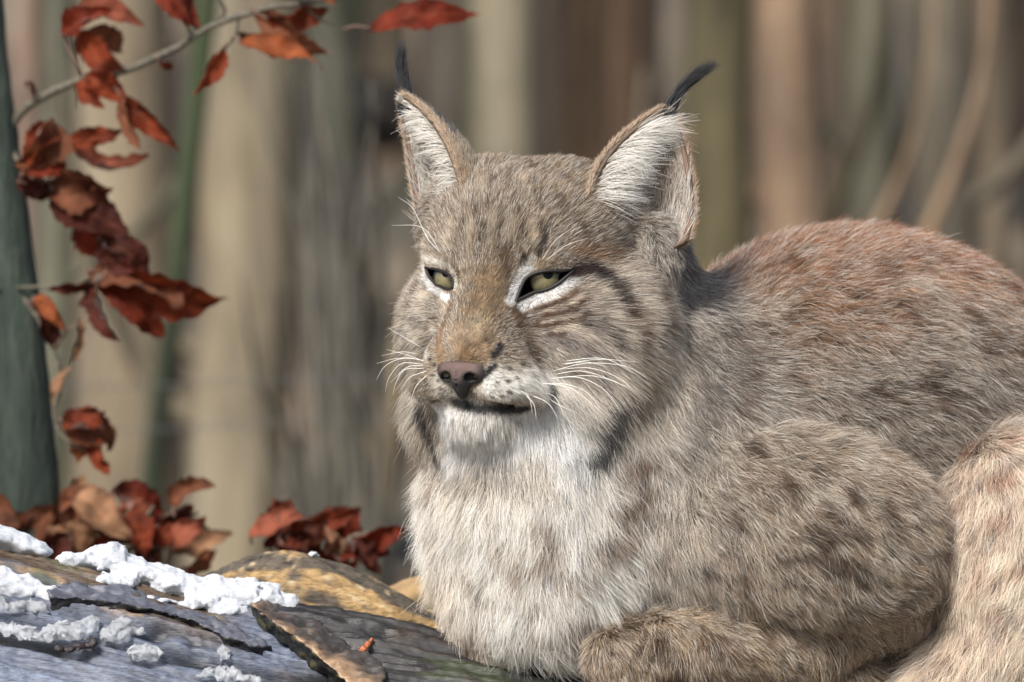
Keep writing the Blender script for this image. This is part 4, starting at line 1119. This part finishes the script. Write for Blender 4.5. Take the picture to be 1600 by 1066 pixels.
# ------------------------------------------------ strands
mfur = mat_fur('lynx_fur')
def strands(name, roots, dirs0, dirs1, L, rad, cols, parent, npt=5, jitter=0.10, seed=0, clump=0.0, clump_n=14, mat=None, tipw=0.12):
    """each strand leaves along dirs0 and bends towards dirs1"""
    r = np.random.default_rng(seed); n = len(roots)
    t = np.linspace(0, 1, npt)[None, :, None]
    j = r.normal(0, jitter, (n, 3))
    d0 = norm(dirs0 + j * 0.7); d1 = norm(dirs1 + j)
    Lx = L[:, None, None]
    P = roots[:, None, :] + Lx * (d0[:, None, :] * (t - 0.5 * t * t) + d1[:, None, :] * (0.5 * t * t) * 1.0 + d1[:, None, :] * 0.0)
    P = P + Lx * d1[:, None, :] * (0.25 * t * t)
    if clump > 0:
        m = max(1, n // clump_n); sel = r.choice(n, m, replace=False)
        kd = kdtree.KDTree(m)
        for i, q in enumerate(sel): kd.insert(roots[q], i)
        kd.balance()
        near = np.fromiter((kd.find(q)[1] for q in roots), dtype=np.int64, count=n)
        g = sel[near]
        off = roots[g] - roots
        wgt = (clump * r.uniform(0.5, 1.3, n))[:, None, None] * t ** 1.6
        P = P * (1 - wgt * 0) + wgt * (off[:, None, :] * 0.9 + (P[g] - roots[g][:, None, :] - (P - roots[:, None, :])) * 0.7)
    cu = bpy.data.hair_curves.new(name)
    cu.add_curves([npt] * n)
    cu.attributes['position'].data.foreach_set('vector', (P * S).astype(np.float32).ravel())
    rd = (rad[:, None] * (1 - (1 - tipw) * np.linspace(0, 1, npt)[None, :] ** 1.5)) * S
    ra = cu.attributes.get('radius') or cu.attributes.new('radius', 'FLOAT', 'POINT')
    ra.data.foreach_set('value', rd.astype(np.float32).ravel())
    ca = cu.attributes.new('fur_color', 'FLOAT_COLOR', 'CURVE')
    c4 = np.ones((n, 4), np.float32); c4[:, :3] = np.clip(cols, 0.002, 0.95); ca.data.foreach_set('color', c4.ravel())
    cu.materials.append(mat or mfur)
    o = bpy.data.objects.new(name, cu)
    return put(o, parent)

FQ = F[keep]
def sample(n, facew):
    a = V[FQ]; ar = 0.5 * np.linalg.norm(np.cross(a[:, 2] - a[:, 0], a[:, 3] - a[:, 1]), axis=1)
    w = ar * facew; w = w / w.sum()
    f = rng.choice(len(FQ), n, p=w)
    s, t = rng.random(n), rng.random(n)
    wts = np.stack([(1 - s) * (1 - t), s * (1 - t), s * t, (1 - s) * t], 1)
    q = FQ[f]
    P = (V[q] * wts[..., None]).sum(1); N = norm((VN[q] * wts[..., None]).sum(1))
    C = (CV[q] * wts[..., None]).sum(1); W = (WV[q] * wts[..., None]).sum(1)
    return P, N, C, W

fc = V[FQ].mean(1); fn = norm(VN[FQ].mean(1))
view = norm(np.array([0, -CAMD, 0]) - fc)
facing = (fn * view).sum(1)
px_, py_ = proj(fc)
inview = ((px_ > 560) & (px_ < 1680) & (py_ > 0) & (py_ < 1130))
Hc = to_head(fc)
headw = WV[FQ].mean(1)[:, REG.index('head')]
fw = np.where(facing > -0.25, 1.0, 0.12) * np.where(inview, 1.0, 0.12) * (1 + 2.2 * headw)
NF = 900000
P, N, C, W = sample(NF, fw)
wi = {r: W[:, i] for i, r in enumerate(REG)}
H = to_head(P)
nose3 = hp(0, 190, -118)
# flow of the coat
flow = {}
dn = P - nose3
fl = norm(dn)
hd = fl + 0.35 * np.sign(H[:, 0])[:, None] * hr * sstep(60, 140, np.abs(H[:, 0]))[:, None]
down = np.array([0, 0, -1.0])
lowc = sstep(40, -140, H[:, 2]) if False else (1 - sstep(-150, 20, H[:, 2])) * sstep(60, 130, np.abs(H[:, 0]))
hd = hd + down * (1.1 * lowc)[:, None]
chin = (1 - sstep(-200, -150, H[:, 2])) * (1 - sstep(70, 110, np.abs(H[:, 0])))
hd = hd + down * (1.2 * chin)[:, None] + hf * (0.2 * chin)[:, None]
flow['head'] = hd
flow['neck'] = np.tile(np.array([0.45, 0.1, -0.8]), (NF, 1))
flow['chest'] = np.array([0, -0.15, -1.0])[None] + np.array([0.9, 0, 0])[None] * ((P[:, 0] - 50) / 260)[:, None] * 0.6
flow['shoulder'] = np.tile(np.array([0.5, 0.0, -0.85]), (NF, 1))
flow['arm'] = np.tile(np.array([0.75, 0.1, -0.55]), (NF, 1))
flow['foreleg'] = np.tile(np.array([0.25, -0.2, -0.9]), (NF, 1))
flow['hind'] = np.tile(np.array([-0.35, -0.2, -0.9]), (NF, 1)) + np.array([1.0, 0, 0.6])[None] * sstep(-300, -100, P[:, 2])[:, None]
flow['belly'] = np.tile(np.array([0.3, 0, -1.0]), (NF, 1))
flow['back'] = np.tile(np.array([0.85, 0.15, -0.35]), (NF, 1))
FL = sum(wi[r][:, None] * norm(flow[r]) for r in REG)
tous = np.stack([fbm(P, 70, 500 + k, 2) for k in range(3)], 1)
FL = FL + tous * (0.42 * (1 - 0.75 * wi['head']))[:, None]
fine = np.stack([noise(P, 16, 520 + k) for k in range(3)], 1)
FL = FL + fine * (0.34 * (1 - 0.5 * wi['head']))[:, None]
# length
LEN = {'shoulder': 42, 'head': 20, 'neck': 36, 'chest': 54, 'arm': 31, 'foreleg': 26, 'hind': 42, 'belly': 50, 'back': 31}
L = sum(wi[r] * LEN[r] for r in REG)
ndist = np.linalg.norm(dn, axis=1)
lh = 6 + 11 * sstep(25, 260, ndist) + 20 * sstep(110, 190, np.abs(H[:, 0])) * (1 - sstep(30, 120, H[:, 2])) + 34 * (1 - sstep(-170, -60, H[:, 2])) * sstep(70, 120, np.abs(H[:, 0])) + 16 * (1 - sstep(-215, -185, H[:, 2])) * (1 - sstep(70, 110, np.abs(H[:, 0])))
L = L * (1 - wi['head']) + lh * wi['head']
rufw = wi['head'] * (1 - sstep(-100, -10, H[:, 1])) * sstep(90, 140, np.abs(H[:, 0])) * (1 - sstep(0, 80, H[:, 2]))
L = L + 16 * rufw
lift = 0.22 * rufw + 0.50 + 0.12 * wi['back'] + 0.04 * wi['chest'] - 0.14 * wi['head']
edist = np.full(NF, 1e9)
for ml in (mouth_l, mouth_r): L = L * (0.4 + 0.6 * sstep(4, 30, seg_dist(P, np.array(ml))))
rootok = np.ones(NF, bool)
for e in EYES.values():
    ring = np.vstack([e['pts'], e['pts'][:1]])
    d = seg_dist(P, ring)
    away = P - e['cen']; away = away - N * (away * N).sum(1)[:, None]
    k = (1 - sstep(6, 26, d))[:, None]
    FL = FL * (1 - k) + norm(away) * 1.2 * k
    L = L * (0.30 + 0.70 * sstep(2, 34, d))
    px, py = proj(P)
    rootok &= ~(in_poly(px, py, e['poly']) & (np.linalg.norm(P - e['cen'], axis=1) < 80))
    edist = np.minimum(edist, d)
# bare nose leather
nd = np.linalg.norm((H - np.array([0, 190, -136])) / np.array([38, 34, 22]), axis=1)
rootok &= nd > 0.9
Tn = FL - N * (FL * N).sum(1)[:, None]; Tn = norm(Tn)
L = L * rng.uniform(0.65, 1.25, NF) * (1 + 0.15 * fbm(P, 50, 540, 2))
d0 = norm(Tn + N * (lift * 1.6)[:, None]); d1 = norm(Tn + N * (lift * 0.35)[:, None] + down * 0.10)
C, MK = coat(P + d1 * (L * 0.55)[:, None] - N * (L * 0.1)[:, None], W)
L = np.where(rng.random(NF) < 0.012 * (1 - wi['head']), L * 1.7, L)
# strand to strand variation: pale tips, dark guard hairs
nearear = wi['neck'] * sstep(40, 90, P[:, 2]); L = L * (1 - 0.5 * nearear)
u = rng.random(NF); br = rng.normal(1.0, 0.15, NF) * (1 + 0.42 * noise(P, 9, 560) + 0.20 * noise(P, 22, 561))
spk = sstep(0.25, 0.7, noise(P, 15, 571) + 0.4 * noise(P, 40, 572)) * (0.75 * wi['arm'] + 0.7 * wi['foreleg'] + 0.5 * wi['back'] + 0.4 * wi['hind'] + 0.25 * wi['neck'] + 0.45 * wi['shoulder'] + 0.3 * wi['head'] * (H[:, 2] > -60))
C = C * (1 - 0.75 * spk[:, None]) + lin(112, 74, 46)[None] * 0.75 * spk[:, None]
C2 = C * br[:, None]
lum = C2.mean(1)
pale = (u < 0.30) & (lum < 0.62) & (rng.random(NF) > MK * 1.3); C2[pale] = C2[pale] * 0.28 + lin(244, 238, 228)[None] * 0.72
drk = (u > 0.84) & (ndist > 60) & (edist > 22) & (lum < 0.62); C2[drk] *= 0.35
rad = 0.30 + 0.13 * sstep(20, 70, L)
HD = wi['head'] > 0.5
groups = {'head_fur': HD & rootok, 'chest_fur': ~HD & ((wi['chest'] + wi['neck'] + wi['shoulder']) >= 0.5), 'foreleg_fur': ~HD & ((wi['arm'] + wi['foreleg']) > 0.5), 'hind_leg_fur': ~HD & (wi['hind'] > 0.5)}
rest = rootok & ~HD
for k in ('chest_fur', 'foreleg_fur', 'hind_leg_fur'): rest &= ~groups[k]
groups['back_fur'] = rest
for i, (nm, m) in enumerate(groups.items()):
    m = np.nonzero(m)[0]
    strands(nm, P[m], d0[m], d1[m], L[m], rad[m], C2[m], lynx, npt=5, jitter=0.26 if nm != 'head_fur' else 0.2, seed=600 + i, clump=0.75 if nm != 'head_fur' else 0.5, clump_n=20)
print('fur', round(time.time() - T0, 1))

# ------------------------------------------------ eyes
te = NT('eye_white'); te.color(lin(20, 16, 14)); te.set(roughness=0.12)
tiris = NT('iris')
iv = tiris.mapping(src='UV') if False else None
tiris.color(tiris.attr('tint')); tiris.set(roughness=0.12)
tpup = NT('pupil'); tpup.color((0.004, 0.004, 0.005)); tpup.set(roughness=0.35); tpup.b.inputs['Specular IOR Level'].default_value = 0.15
tlid = NT('eyelid_skin'); tlid.color(lin(26, 20, 20)); tlid.set(roughness=0.6)
tcor = NT('cornea'); tcor.color((1, 1, 1)); tcor.set(roughness=0.02, transmission_weight=1.0, ior=1.12)
def disc(c, n, r, R0, name, mat, parent, sag=0.0, squash=1.0):
    n = n / np.linalg.norm(n); a = np.cross(n, [0, 0, 1.0]); a /= np.linalg.norm(a); b = np.cross(a, n)
    Vd = [c + n * sag]; Fd = []; rings = 6; ns = 40
    for i in range(1, rings + 1):
        q = r * i / rings
        for j in range(ns):
            th = 2 * math.pi * j / ns
            Vd.append(c + a * q * math.cos(th) * squash + b * q * math.sin(th) + n * sag * (1 - (i / rings) ** 2))
    for j in range(ns): Fd.append((0, 1 + j, 1 + (j + 1) % ns))
    for i in range(rings - 1):
        for j in range(ns):
            o0 = 1 + i * ns; o1 = 1 + (i + 1) * ns
            Fd.append((o0 + j, o1 + j, o1 + (j + 1) % ns, o0 + (j + 1) % ns))
    rad_ = np.concatenate([[0.0], np.repeat(np.arange(1, rings + 1) / rings, ns)])[:, None]
    th_ = np.concatenate([[0.0], np.tile(np.arange(ns), rings)])
    st = (1 + 0.22 * np.sin(th_ * 5.3) * np.sin(th_ * 2.1 + 1))[:, None]
    cc = (lin(126, 119, 90)[None] * (1 - rad_) + lin(88, 84, 62)[None] * rad_) * st; k_ = sstep(0.82, 1.0, rad_); cc = cc * (1 - k_) + lin(34, 32, 26)[None] * k_
    return mesh_np(name, np.array(Vd), Fd, mat, parent, colors=np.clip(cc, 0.005, 1))
def ball(c, r, name, mat, parent, nu=28, nv=18):
    Vb = [c + np.array([0, 0, r])]
    for i in range(1, nv):
        for j in range(nu):
            a, b = math.pi * i / nv, 2 * math.pi * j / nu
            Vb.append(c + r * np.array([math.sin(a) * math.cos(b), math.sin(a) * math.sin(b), math.cos(a)]))
    Vb.append(c - np.array([0, 0, r])); Fb = []
    for j in range(nu): Fb.append((0, 1 + j, 1 + (j + 1) % nu))
    for i in range(nv - 2):
        for j in range(nu): Fb.append((1 + i * nu + j, 1 + (i + 1) * nu + j, 1 + (i + 1) * nu + (j + 1) % nu, 1 + i * nu + (j + 1) % nu))
    l = len(Vb) - 1
    for j in range(nu): Fb.append((l, 1 + (nv - 2) * nu + (j + 1) % nu, 1 + (nv - 2) * nu + j))
    return mesh_np(name, np.array(Vb), Fb, mat, parent)
for key, e in EYES.items():
    R0 = 44.0 if key == 'near' else 38.0
    gaze = norm(np.array([-0.42, -0.90, 0.02]))
    tow = norm(np.array([0, -CAMD, 0]) - e['c3'])
    ax = norm(0.5 * norm(e['n3']) + 0.5 * tow)
    cen = e['c3'] - ax * (R0 + 1.0)
    eye = ball(cen, R0, 'eye', te.m, lynx)
    # iris centre on the ball where the view shows it
    def on_ball(px, py, rr):
        o = np.array([0, -CAMD, 0.0]); d = norm(at(px, py, 0) - o); oc = o - cen
        b = oc @ d; c_ = oc @ oc - rr * rr; q = max(b * b - c_, 0); return o + d * (-b - math.sqrt(q))
    ic = on_ball(*e['iris'], R0); n_i = norm(ic - cen)
    sag_i = R0 - math.sqrt(R0 ** 2 - e['ri'] ** 2)
    disc(cen + n_i * (R0 + 0.6 - sag_i), n_i, e['ri'], R0, 'iris', tiris.m, eye, sag=sag_i)
    pc = on_ball(*e['pup'], R0); n_p = norm(pc - cen); sag_p = R0 - math.sqrt(R0 ** 2 - e['rp'] ** 2)
    disc(cen + n_p * (R0 + 1.2 - sag_p), n_p, e['rp'], R0, 'pupil', tpup.m, eye, sag=sag_p)
    ring = spline(np.vstack([e['pts'], e['pts'][:1]]), 70)
    rr_ = np.full(70, 2.9 if key == 'near' else 2.3)
    Vl, Fl_ = tube(ring, rr_, 8, cap=False)
    mesh_np('eyelid', Vl, Fl_, tlid.m, lynx)

# ------------------------------------------------ nose leather
def build_nose():
    st = 1.5
    c0 = hp(0, 184, -130)
    xs, ys, zs = [np.arange(-62, 62, st) for _ in range(3)]
    A, Fw, U = np.meshgrid(xs, ys, zs, indexing='ij')
    G = [A, Fw, U]
    d = ell(G, (0, -8, 6), (41, 27, 14))
    for s in (-1, 1): d = smin(d, ell(G, (s * 24, -6, -3), (17, 21, 15)), 12)
    d = smin(d, ell(G, (0, 2, -12), (15, 20, 20)), 14)
    d = smin(d, ell(G, (0, -4, -28), (7, 16, 16)), 10)
    for s in (-1, 1):
        h = ell(G, (s * 20, 13, -9), (9, 10, 7.5)); h = smin(h, capsule(G, np.array([s * 22, 10, -9.]), np.array([s * 40, -10, -2.]), 5, 2.5), 5)
        d = np.maximum(d, -h)
    g = capsule(G, np.array([0, 22, 0.]), np.array([0, 14, -40.]), 1.6, 1.6); d = np.maximum(d, -g)
    Vn, Fn = nets(xs, ys, zs, d)
    Vn = smooth_mesh(Vn, Fn, 2)
    if np.cross(Vn[Fn[:, 2]] - Vn[Fn[:, 0]], Vn[Fn[:, 3]] - Vn[Fn[:, 1]]).__mul__(Vn[Fn[:, 0]]).sum() < 0: Fn = Fn[:, ::-1].copy()
    dk = 1 - sstep(-24, 2, Vn[:, 2]); dk = np.maximum(dk, sstep(10, 18, Vn[:, 2] - 0.1 * Vn[:, 1]))
    c = lin(98, 78, 72)[None] * (1 - dk)[:, None] + lin(34, 32, 36)[None] * dk[:, None]
    side = sstep(24, 40, np.abs(Vn[:, 0]))[:, None]; c = c * (1 - side) + lin(54, 46, 46)[None] * side
    for s in (-1, 1):
        nn = np.linalg.norm((Vn - np.array([s * 21, 12, -9])) / np.array([14, 20, 11]), axis=1); kk = (1 - sstep(0.75, 1.15, nn))[:, None]; c = c * (1 - kk) + np.array([[0.004, 0.004, 0.005]]) * kk  # nostril hollows painted near black for the shade inside
    Wd = c0 + Vn[:, :1] * hr + Vn[:, 1:2] * hf + Vn[:, 2:3] * hu
    t = NT('nose_leather'); t.color(t.attr('tint')); t.set(roughness=0.46)
    t.bump(t.noise(1500, 2, 0.6, t.mapping()), 0.8, 0.0009)
    mesh_np('nose', Wd, Fn, t.m, lynx, colors=np.clip(c, 0.01, 1))
build_nose()

# ------------------------------------------------ ears
def build_ear(sgn, base, tip, open_dir, R0, seed, tuft_pts):
    B = base; U = tip - base; L0 = np.linalg.norm(U); U = U / L0
    O = open_dir - U * (open_dir @ U); O /= np.linalg.norm(O)
    Wd = np.cross(U, O)
    nv, nt = 34, 31
    v = np.linspace(-0.2, 1, nv); tt = np.linspace(-1, 1, nt); vp = np.maximum(v, 0)
    Rv = R0 * np.clip(1 - vp ** 1.5, 0.0, 1) ** 0.72 * (1 + 0.10 * np.sin(vp * math.pi)) + 3.0
    Rv = Rv * (1 - 0.75 * np.clip(-v / 0.2, 0, 1) ** 1.5)
    Th = np.radians(100 - 18 * vp)
    VV, TT = np.meshgrid(v, tt, indexing='ij')
    def surf(VV, TT, off):
        R = np.interp(VV, v, Rv) + off; A = np.interp(VV, v, Th) * TT
        lean = -10 * np.sin(np.maximum(VV, 0) * math.pi * 0.9) - 260 * np.maximum(-VV, 0)
        return B + U * (VV * L0)[..., None] + Wd * (R * np.sin(A))[..., None] - O * (R * np.cos(A) * 0.85)[..., None] + O * (lean)[..., None] + O * (np.interp(VV, v, Rv) * 0.25)[..., None]
    outer = surf(VV, TT, 0.0).reshape(-1, 3); inner = surf(VV, TT, -7.0 * np.ones_like(VV)).reshape(-1, 3)
    I = np.arange(nv * nt).reshape(nv, nt); M = nv * nt
    Fq = np.stack([I[:-1, :-1], I[1:, :-1], I[1:, 1:], I[:-1, 1:]], -1).reshape(-1, 4)
    Fa = Fq.tolist() + (Fq[:, ::-1] + M).tolist()
    for i in range(nv - 1):
        Fa.append((I[i, 0], I[i, 0] + M, I[i + 1, 0] + M, I[i + 1, 0])); Fa.append((I[i, -1], I[i + 1, -1], I[i + 1, -1] + M, I[i, -1] + M))
    for j in range(nt - 1): Fa.append((I[-1, j], I[-1, j + 1], I[-1, j + 1] + M, I[-1, j] + M))
    Va = np.vstack([outer, inner])
    rim = np.clip(np.abs(TT), 0, 1).reshape(-1)
    cin = lin(176, 150, 128)[None] * np.ones((M, 1)); cout = lin(120, 108, 92)[None] * np.ones((M, 1))
    ear = mesh_np('ear', Va, [tuple(int(q) for q in f) for f in Fa], tsk.m, lynx, colors=np.vstack([cout * 0.8, lin(120, 100, 88)[None] * np.ones((M, 1))]))
    r = np.random.default_rng(seed)
    def hairs(nm, n, vr, tr, inside, Lr, colf, dirf, rad=0.5, jit=0.14, cl=0.3, npt=5):
        vv = r.uniform(*vr, n); th = tr(r, n)
        off = np.full(n, -7.0 if inside else 0.0)
        Pp = surf(vv, th, off)
        e = 0.01
        du = surf(vv + e, th, off) - Pp; dt = surf(vv, th + e, off) - Pp
        Nn = norm(np.cross(du, dt));
        # outward = away from the ear's own axis
        axp = B + U * (vv * L0)[:, None]
        s = np.sign((Nn * (Pp - axp + O * 5)).sum(1)); Nn = Nn * s[:, None]
        if inside: Nn = -Nn
        dd0, dd1 = dirf(vv, th, Nn, norm(du), norm(dt))
        strands(nm, Pp, norm(dd0), norm(dd1), r.uniform(*Lr, n), np.full(n, rad), colf(vv, th, r, n), ear, npt=npt, jitter=jit, seed=seed + len(nm), clump=cl, clump_n=10)
    grey, dark, tan, white = lin(150, 136, 116), lin(30, 30, 36), lin(186, 156, 124), lin(246, 242, 234)
    def c_out(vv, th, r, n):
        k = sstep(0.45, 0.75, np.abs(th) * 0.3 + vv * 0.7 + r.normal(0, .05, n))[:, None]
        blk = (sstep(0.30, 0.55, vv + r.normal(0, .05, n)) * (1 - sstep(0.80, 0.98, np.abs(th))))[:, None]
        c = grey[None] * (1 - blk) + dark[None] * blk
        return c * r.normal(1, .13, n)[:, None]
    hairs('outer_fur', 11000, (-0.05, 0.99), lambda r, n: r.uniform(-0.97, 0.97, n), False, (9, 19), c_out, lambda vv, th, N_, du, dt: (du + N_ * 0.5, du + N_ * 0.12))
    hairs('rim_fur', 6500, (0.0, 0.99), lambda r, n: np.sign(r.uniform(-1, 1, n)) * (1 - np.abs(r.normal(0, 0.11, n))), False, (7, 15), lambda vv, th, r, n: (tan[None] * (1 - r.uniform(0, 1, (n, 1)) ** 2 * 0.6) + white[None] * (r.uniform(0, 1, (n, 1)) ** 2 * 0.3)) * r.normal(1, .18, n)[:, None], lambda vv, th, N_, du, dt: (du + N_ * 0.6, du + N_ * 0.25 + O * 0.2), jit=0.3)
    hairs('inner_fur', 4800, (-0.1, 0.97), lambda r, n: r.uniform(-0.92, 0.92, n), True, (8, 18), lambda vv, th, r, n: ((lin(190, 178, 164) if sgn > 0 else lin(228, 222, 212))[None] * r.normal(1, .18, n)[:, None]), lambda vv, th, N_, du, dt: (du + N_ * 0.4, du + N_ * 0.15))
    # long pale hairs that spring from the front edge and sweep across the cup
    fs = -sgn
    hairs('long_inner_fur', 1900, (0.0, 0.78), lambda r, n: fs * r.uniform(0.40, 0.94, n), True, (24, 84) if sgn > 0 else (22, 60), lambda vv, th, r, n: (white[None] * r.normal(.95, .08, n)[:, None]),
          lambda vv, th, N_, du, dt: (O * 0.55 + U * 0.45 - Wd * fs * 0.55, O * 0.05 + U * 0.42 - Wd * fs * 1.0 + np.array([0, 0, -0.25])[None] * (1 - vv)[:, None]), rad=0.5, jit=0.30, cl=0.85)
    hairs('long_inner_fur', 110, (0.0, 0.45), lambda r, n: -fs * r.uniform(0.4, 0.95, n), True, (26, 50), lambda vv, th, r, n: (white[None] * 0.8 * r.normal(.95, .1, n)[:, None]),
          lambda vv, th, N_, du, dt: (O * 0.6 + du * 0.6, O * 0.2 + du * 0.9), rad=0.5, jit=0.16, cl=0.5)
    # tuft
    n = 620; tp = spline(tuft_pts, 9)
    rt = r.normal(0, 1, (n, 3)) * np.array([4.4, 3.6, 4.4]); Lf = r.uniform(0.35, 1.0, n) ** 0.7; wisp = r.normal(0, 1, (n, 3)) * np.array([5, 4, 5])
    npt = 9; Pt = np.zeros((n, npt, 3))
    for q in range(npt):
        s = Lf * q / (npt - 1) * 8; i = np.clip(s.astype(int), 0, 7); fr = (s - i)[:, None]
        cpos = tp[i] * (1 - fr) + tp[i + 1] * fr
        Pt[:, q] = cpos + rt * (1 - 0.62 * (q / 8) ** 0.8) + wisp * (q / 8) ** 2 + r.normal(0, 0.2, (n, 3))
    cu = bpy.data.hair_curves.new('ear_tuft'); cu.add_curves([npt] * n)
    cu.attributes['position'].data.foreach_set('vector', (Pt * S).astype(np.float32).ravel())
    ra = cu.attributes.get('radius') or cu.attributes.new('radius', 'FLOAT', 'POINT')
    ra.data.foreach_set('value', np.tile(0.5 * S * (1 - 0.8 * np.linspace(0, 1, npt) ** 2), n).astype(np.float32))
    ca = cu.attributes.new('fur_color', 'FLOAT_COLOR', 'CURVE'); c4 = np.ones((n, 4), np.float32); c4[:, :3] = lin(22, 22, 30)[None] * r.uniform(0.6, 1.5, (n, 1)); ca.data.foreach_set('color', c4.ravel())
    cu.materials.append(mfur); put(bpy.data.objects.new('ear_tuft', cu), ear)
    return surf

ear_o_r = hf * 0.80 + hr * 0.62; ear_o_l = hf * 0.80 - hr * 0.62
build_ear(1, at(986, 352, -34), at(1046, 170, 26), ear_o_r, 84, 700, [at(1040, 186, 30), at(1056, 152, 28), at(1082, 122, 28), at(1122, 95, 28)])
build_ear(-1, at(714, 322, 44), at(626, 152, 88), ear_o_l, 72, 720, [at(632, 172, 96), at(633, 140, 96), at(627, 108, 96), at(626, 64, 96)])
print('ears', round(time.time() - T0, 1))

# ------------------------------------------------ whiskers
twk = NT('whisker'); twk.color(lin(244, 242, 236)); twk.set(roughness=0.35)
WK = [((862, 574), (930, 562), (1000, 566)), ((868, 578), (920, 575), (965, 590), (1000, 618)), ((862, 586), (910, 580), (960, 596), (990, 612)), ((858, 592), (905, 590), (945, 610), (968, 640)), ((850, 600), (890, 606), (925, 630)), ((842, 606), (868, 622), (882, 650)),
      ((826, 616), (856, 630), (872, 655)), ((812, 610), (826, 620), (832, 645)), ((820, 616), (834, 632), (838, 655)), ((866, 566), (940, 560), (985, 580)), ((872, 590), (930, 588), (985, 606)), ((846, 612), (868, 630), (900, 645)),
      ((664, 556), (630, 550), (596, 556)), ((666, 564), (630, 560), (602, 572), (588, 594)), ((664, 570), (628, 568), (608, 590), (602, 612)), ((664, 576), (632, 578), (618, 600), (614, 618)), ((668, 548), (636, 530), (606, 512)), ((662, 560), (622, 560), (588, 568)), ((668, 580), (640, 590), (626, 612)),
      ((692, 398), (668, 372), (645, 326), (622, 308)), ((690, 396), (660, 356), (612, 352)), ((846, 408), (868, 376), (900, 352)), ((852, 408), (884, 384), (920, 372))]
WK += [((856, 582), (915, 568), (975, 572), (1010, 590)), ((866, 570), (915, 566), (950, 574)), ((838, 600), (880, 600), (915, 612), (940, 640)), ((664, 566), (640, 556), (604, 546)), ((668, 586), (650, 604), (640, 632)), ((664, 572), (636, 574), (610, 598))]
for i, pts in enumerate(WK):
    n0, nr_ = hit(*pts[0]); P3 = [n0 + nr_ * 1]
    for k, q in enumerate(pts[1:]):
        dpt = n0[1] + (-30 if pts[-1][0] > pts[0][0] else 8) * (k + 1)
        P3.append(at(q[0], q[1], dpt - 12))
    Pw = spline(P3, 14); Vw, Fw_ = tube(Pw, 0.62 * (1 - 0.8 * np.linspace(0, 1, 14)), 5)
    mesh_np('whisker', Vw, Fw_, twk.m, lynx)
print('done', round(time.time() - T0, 1))
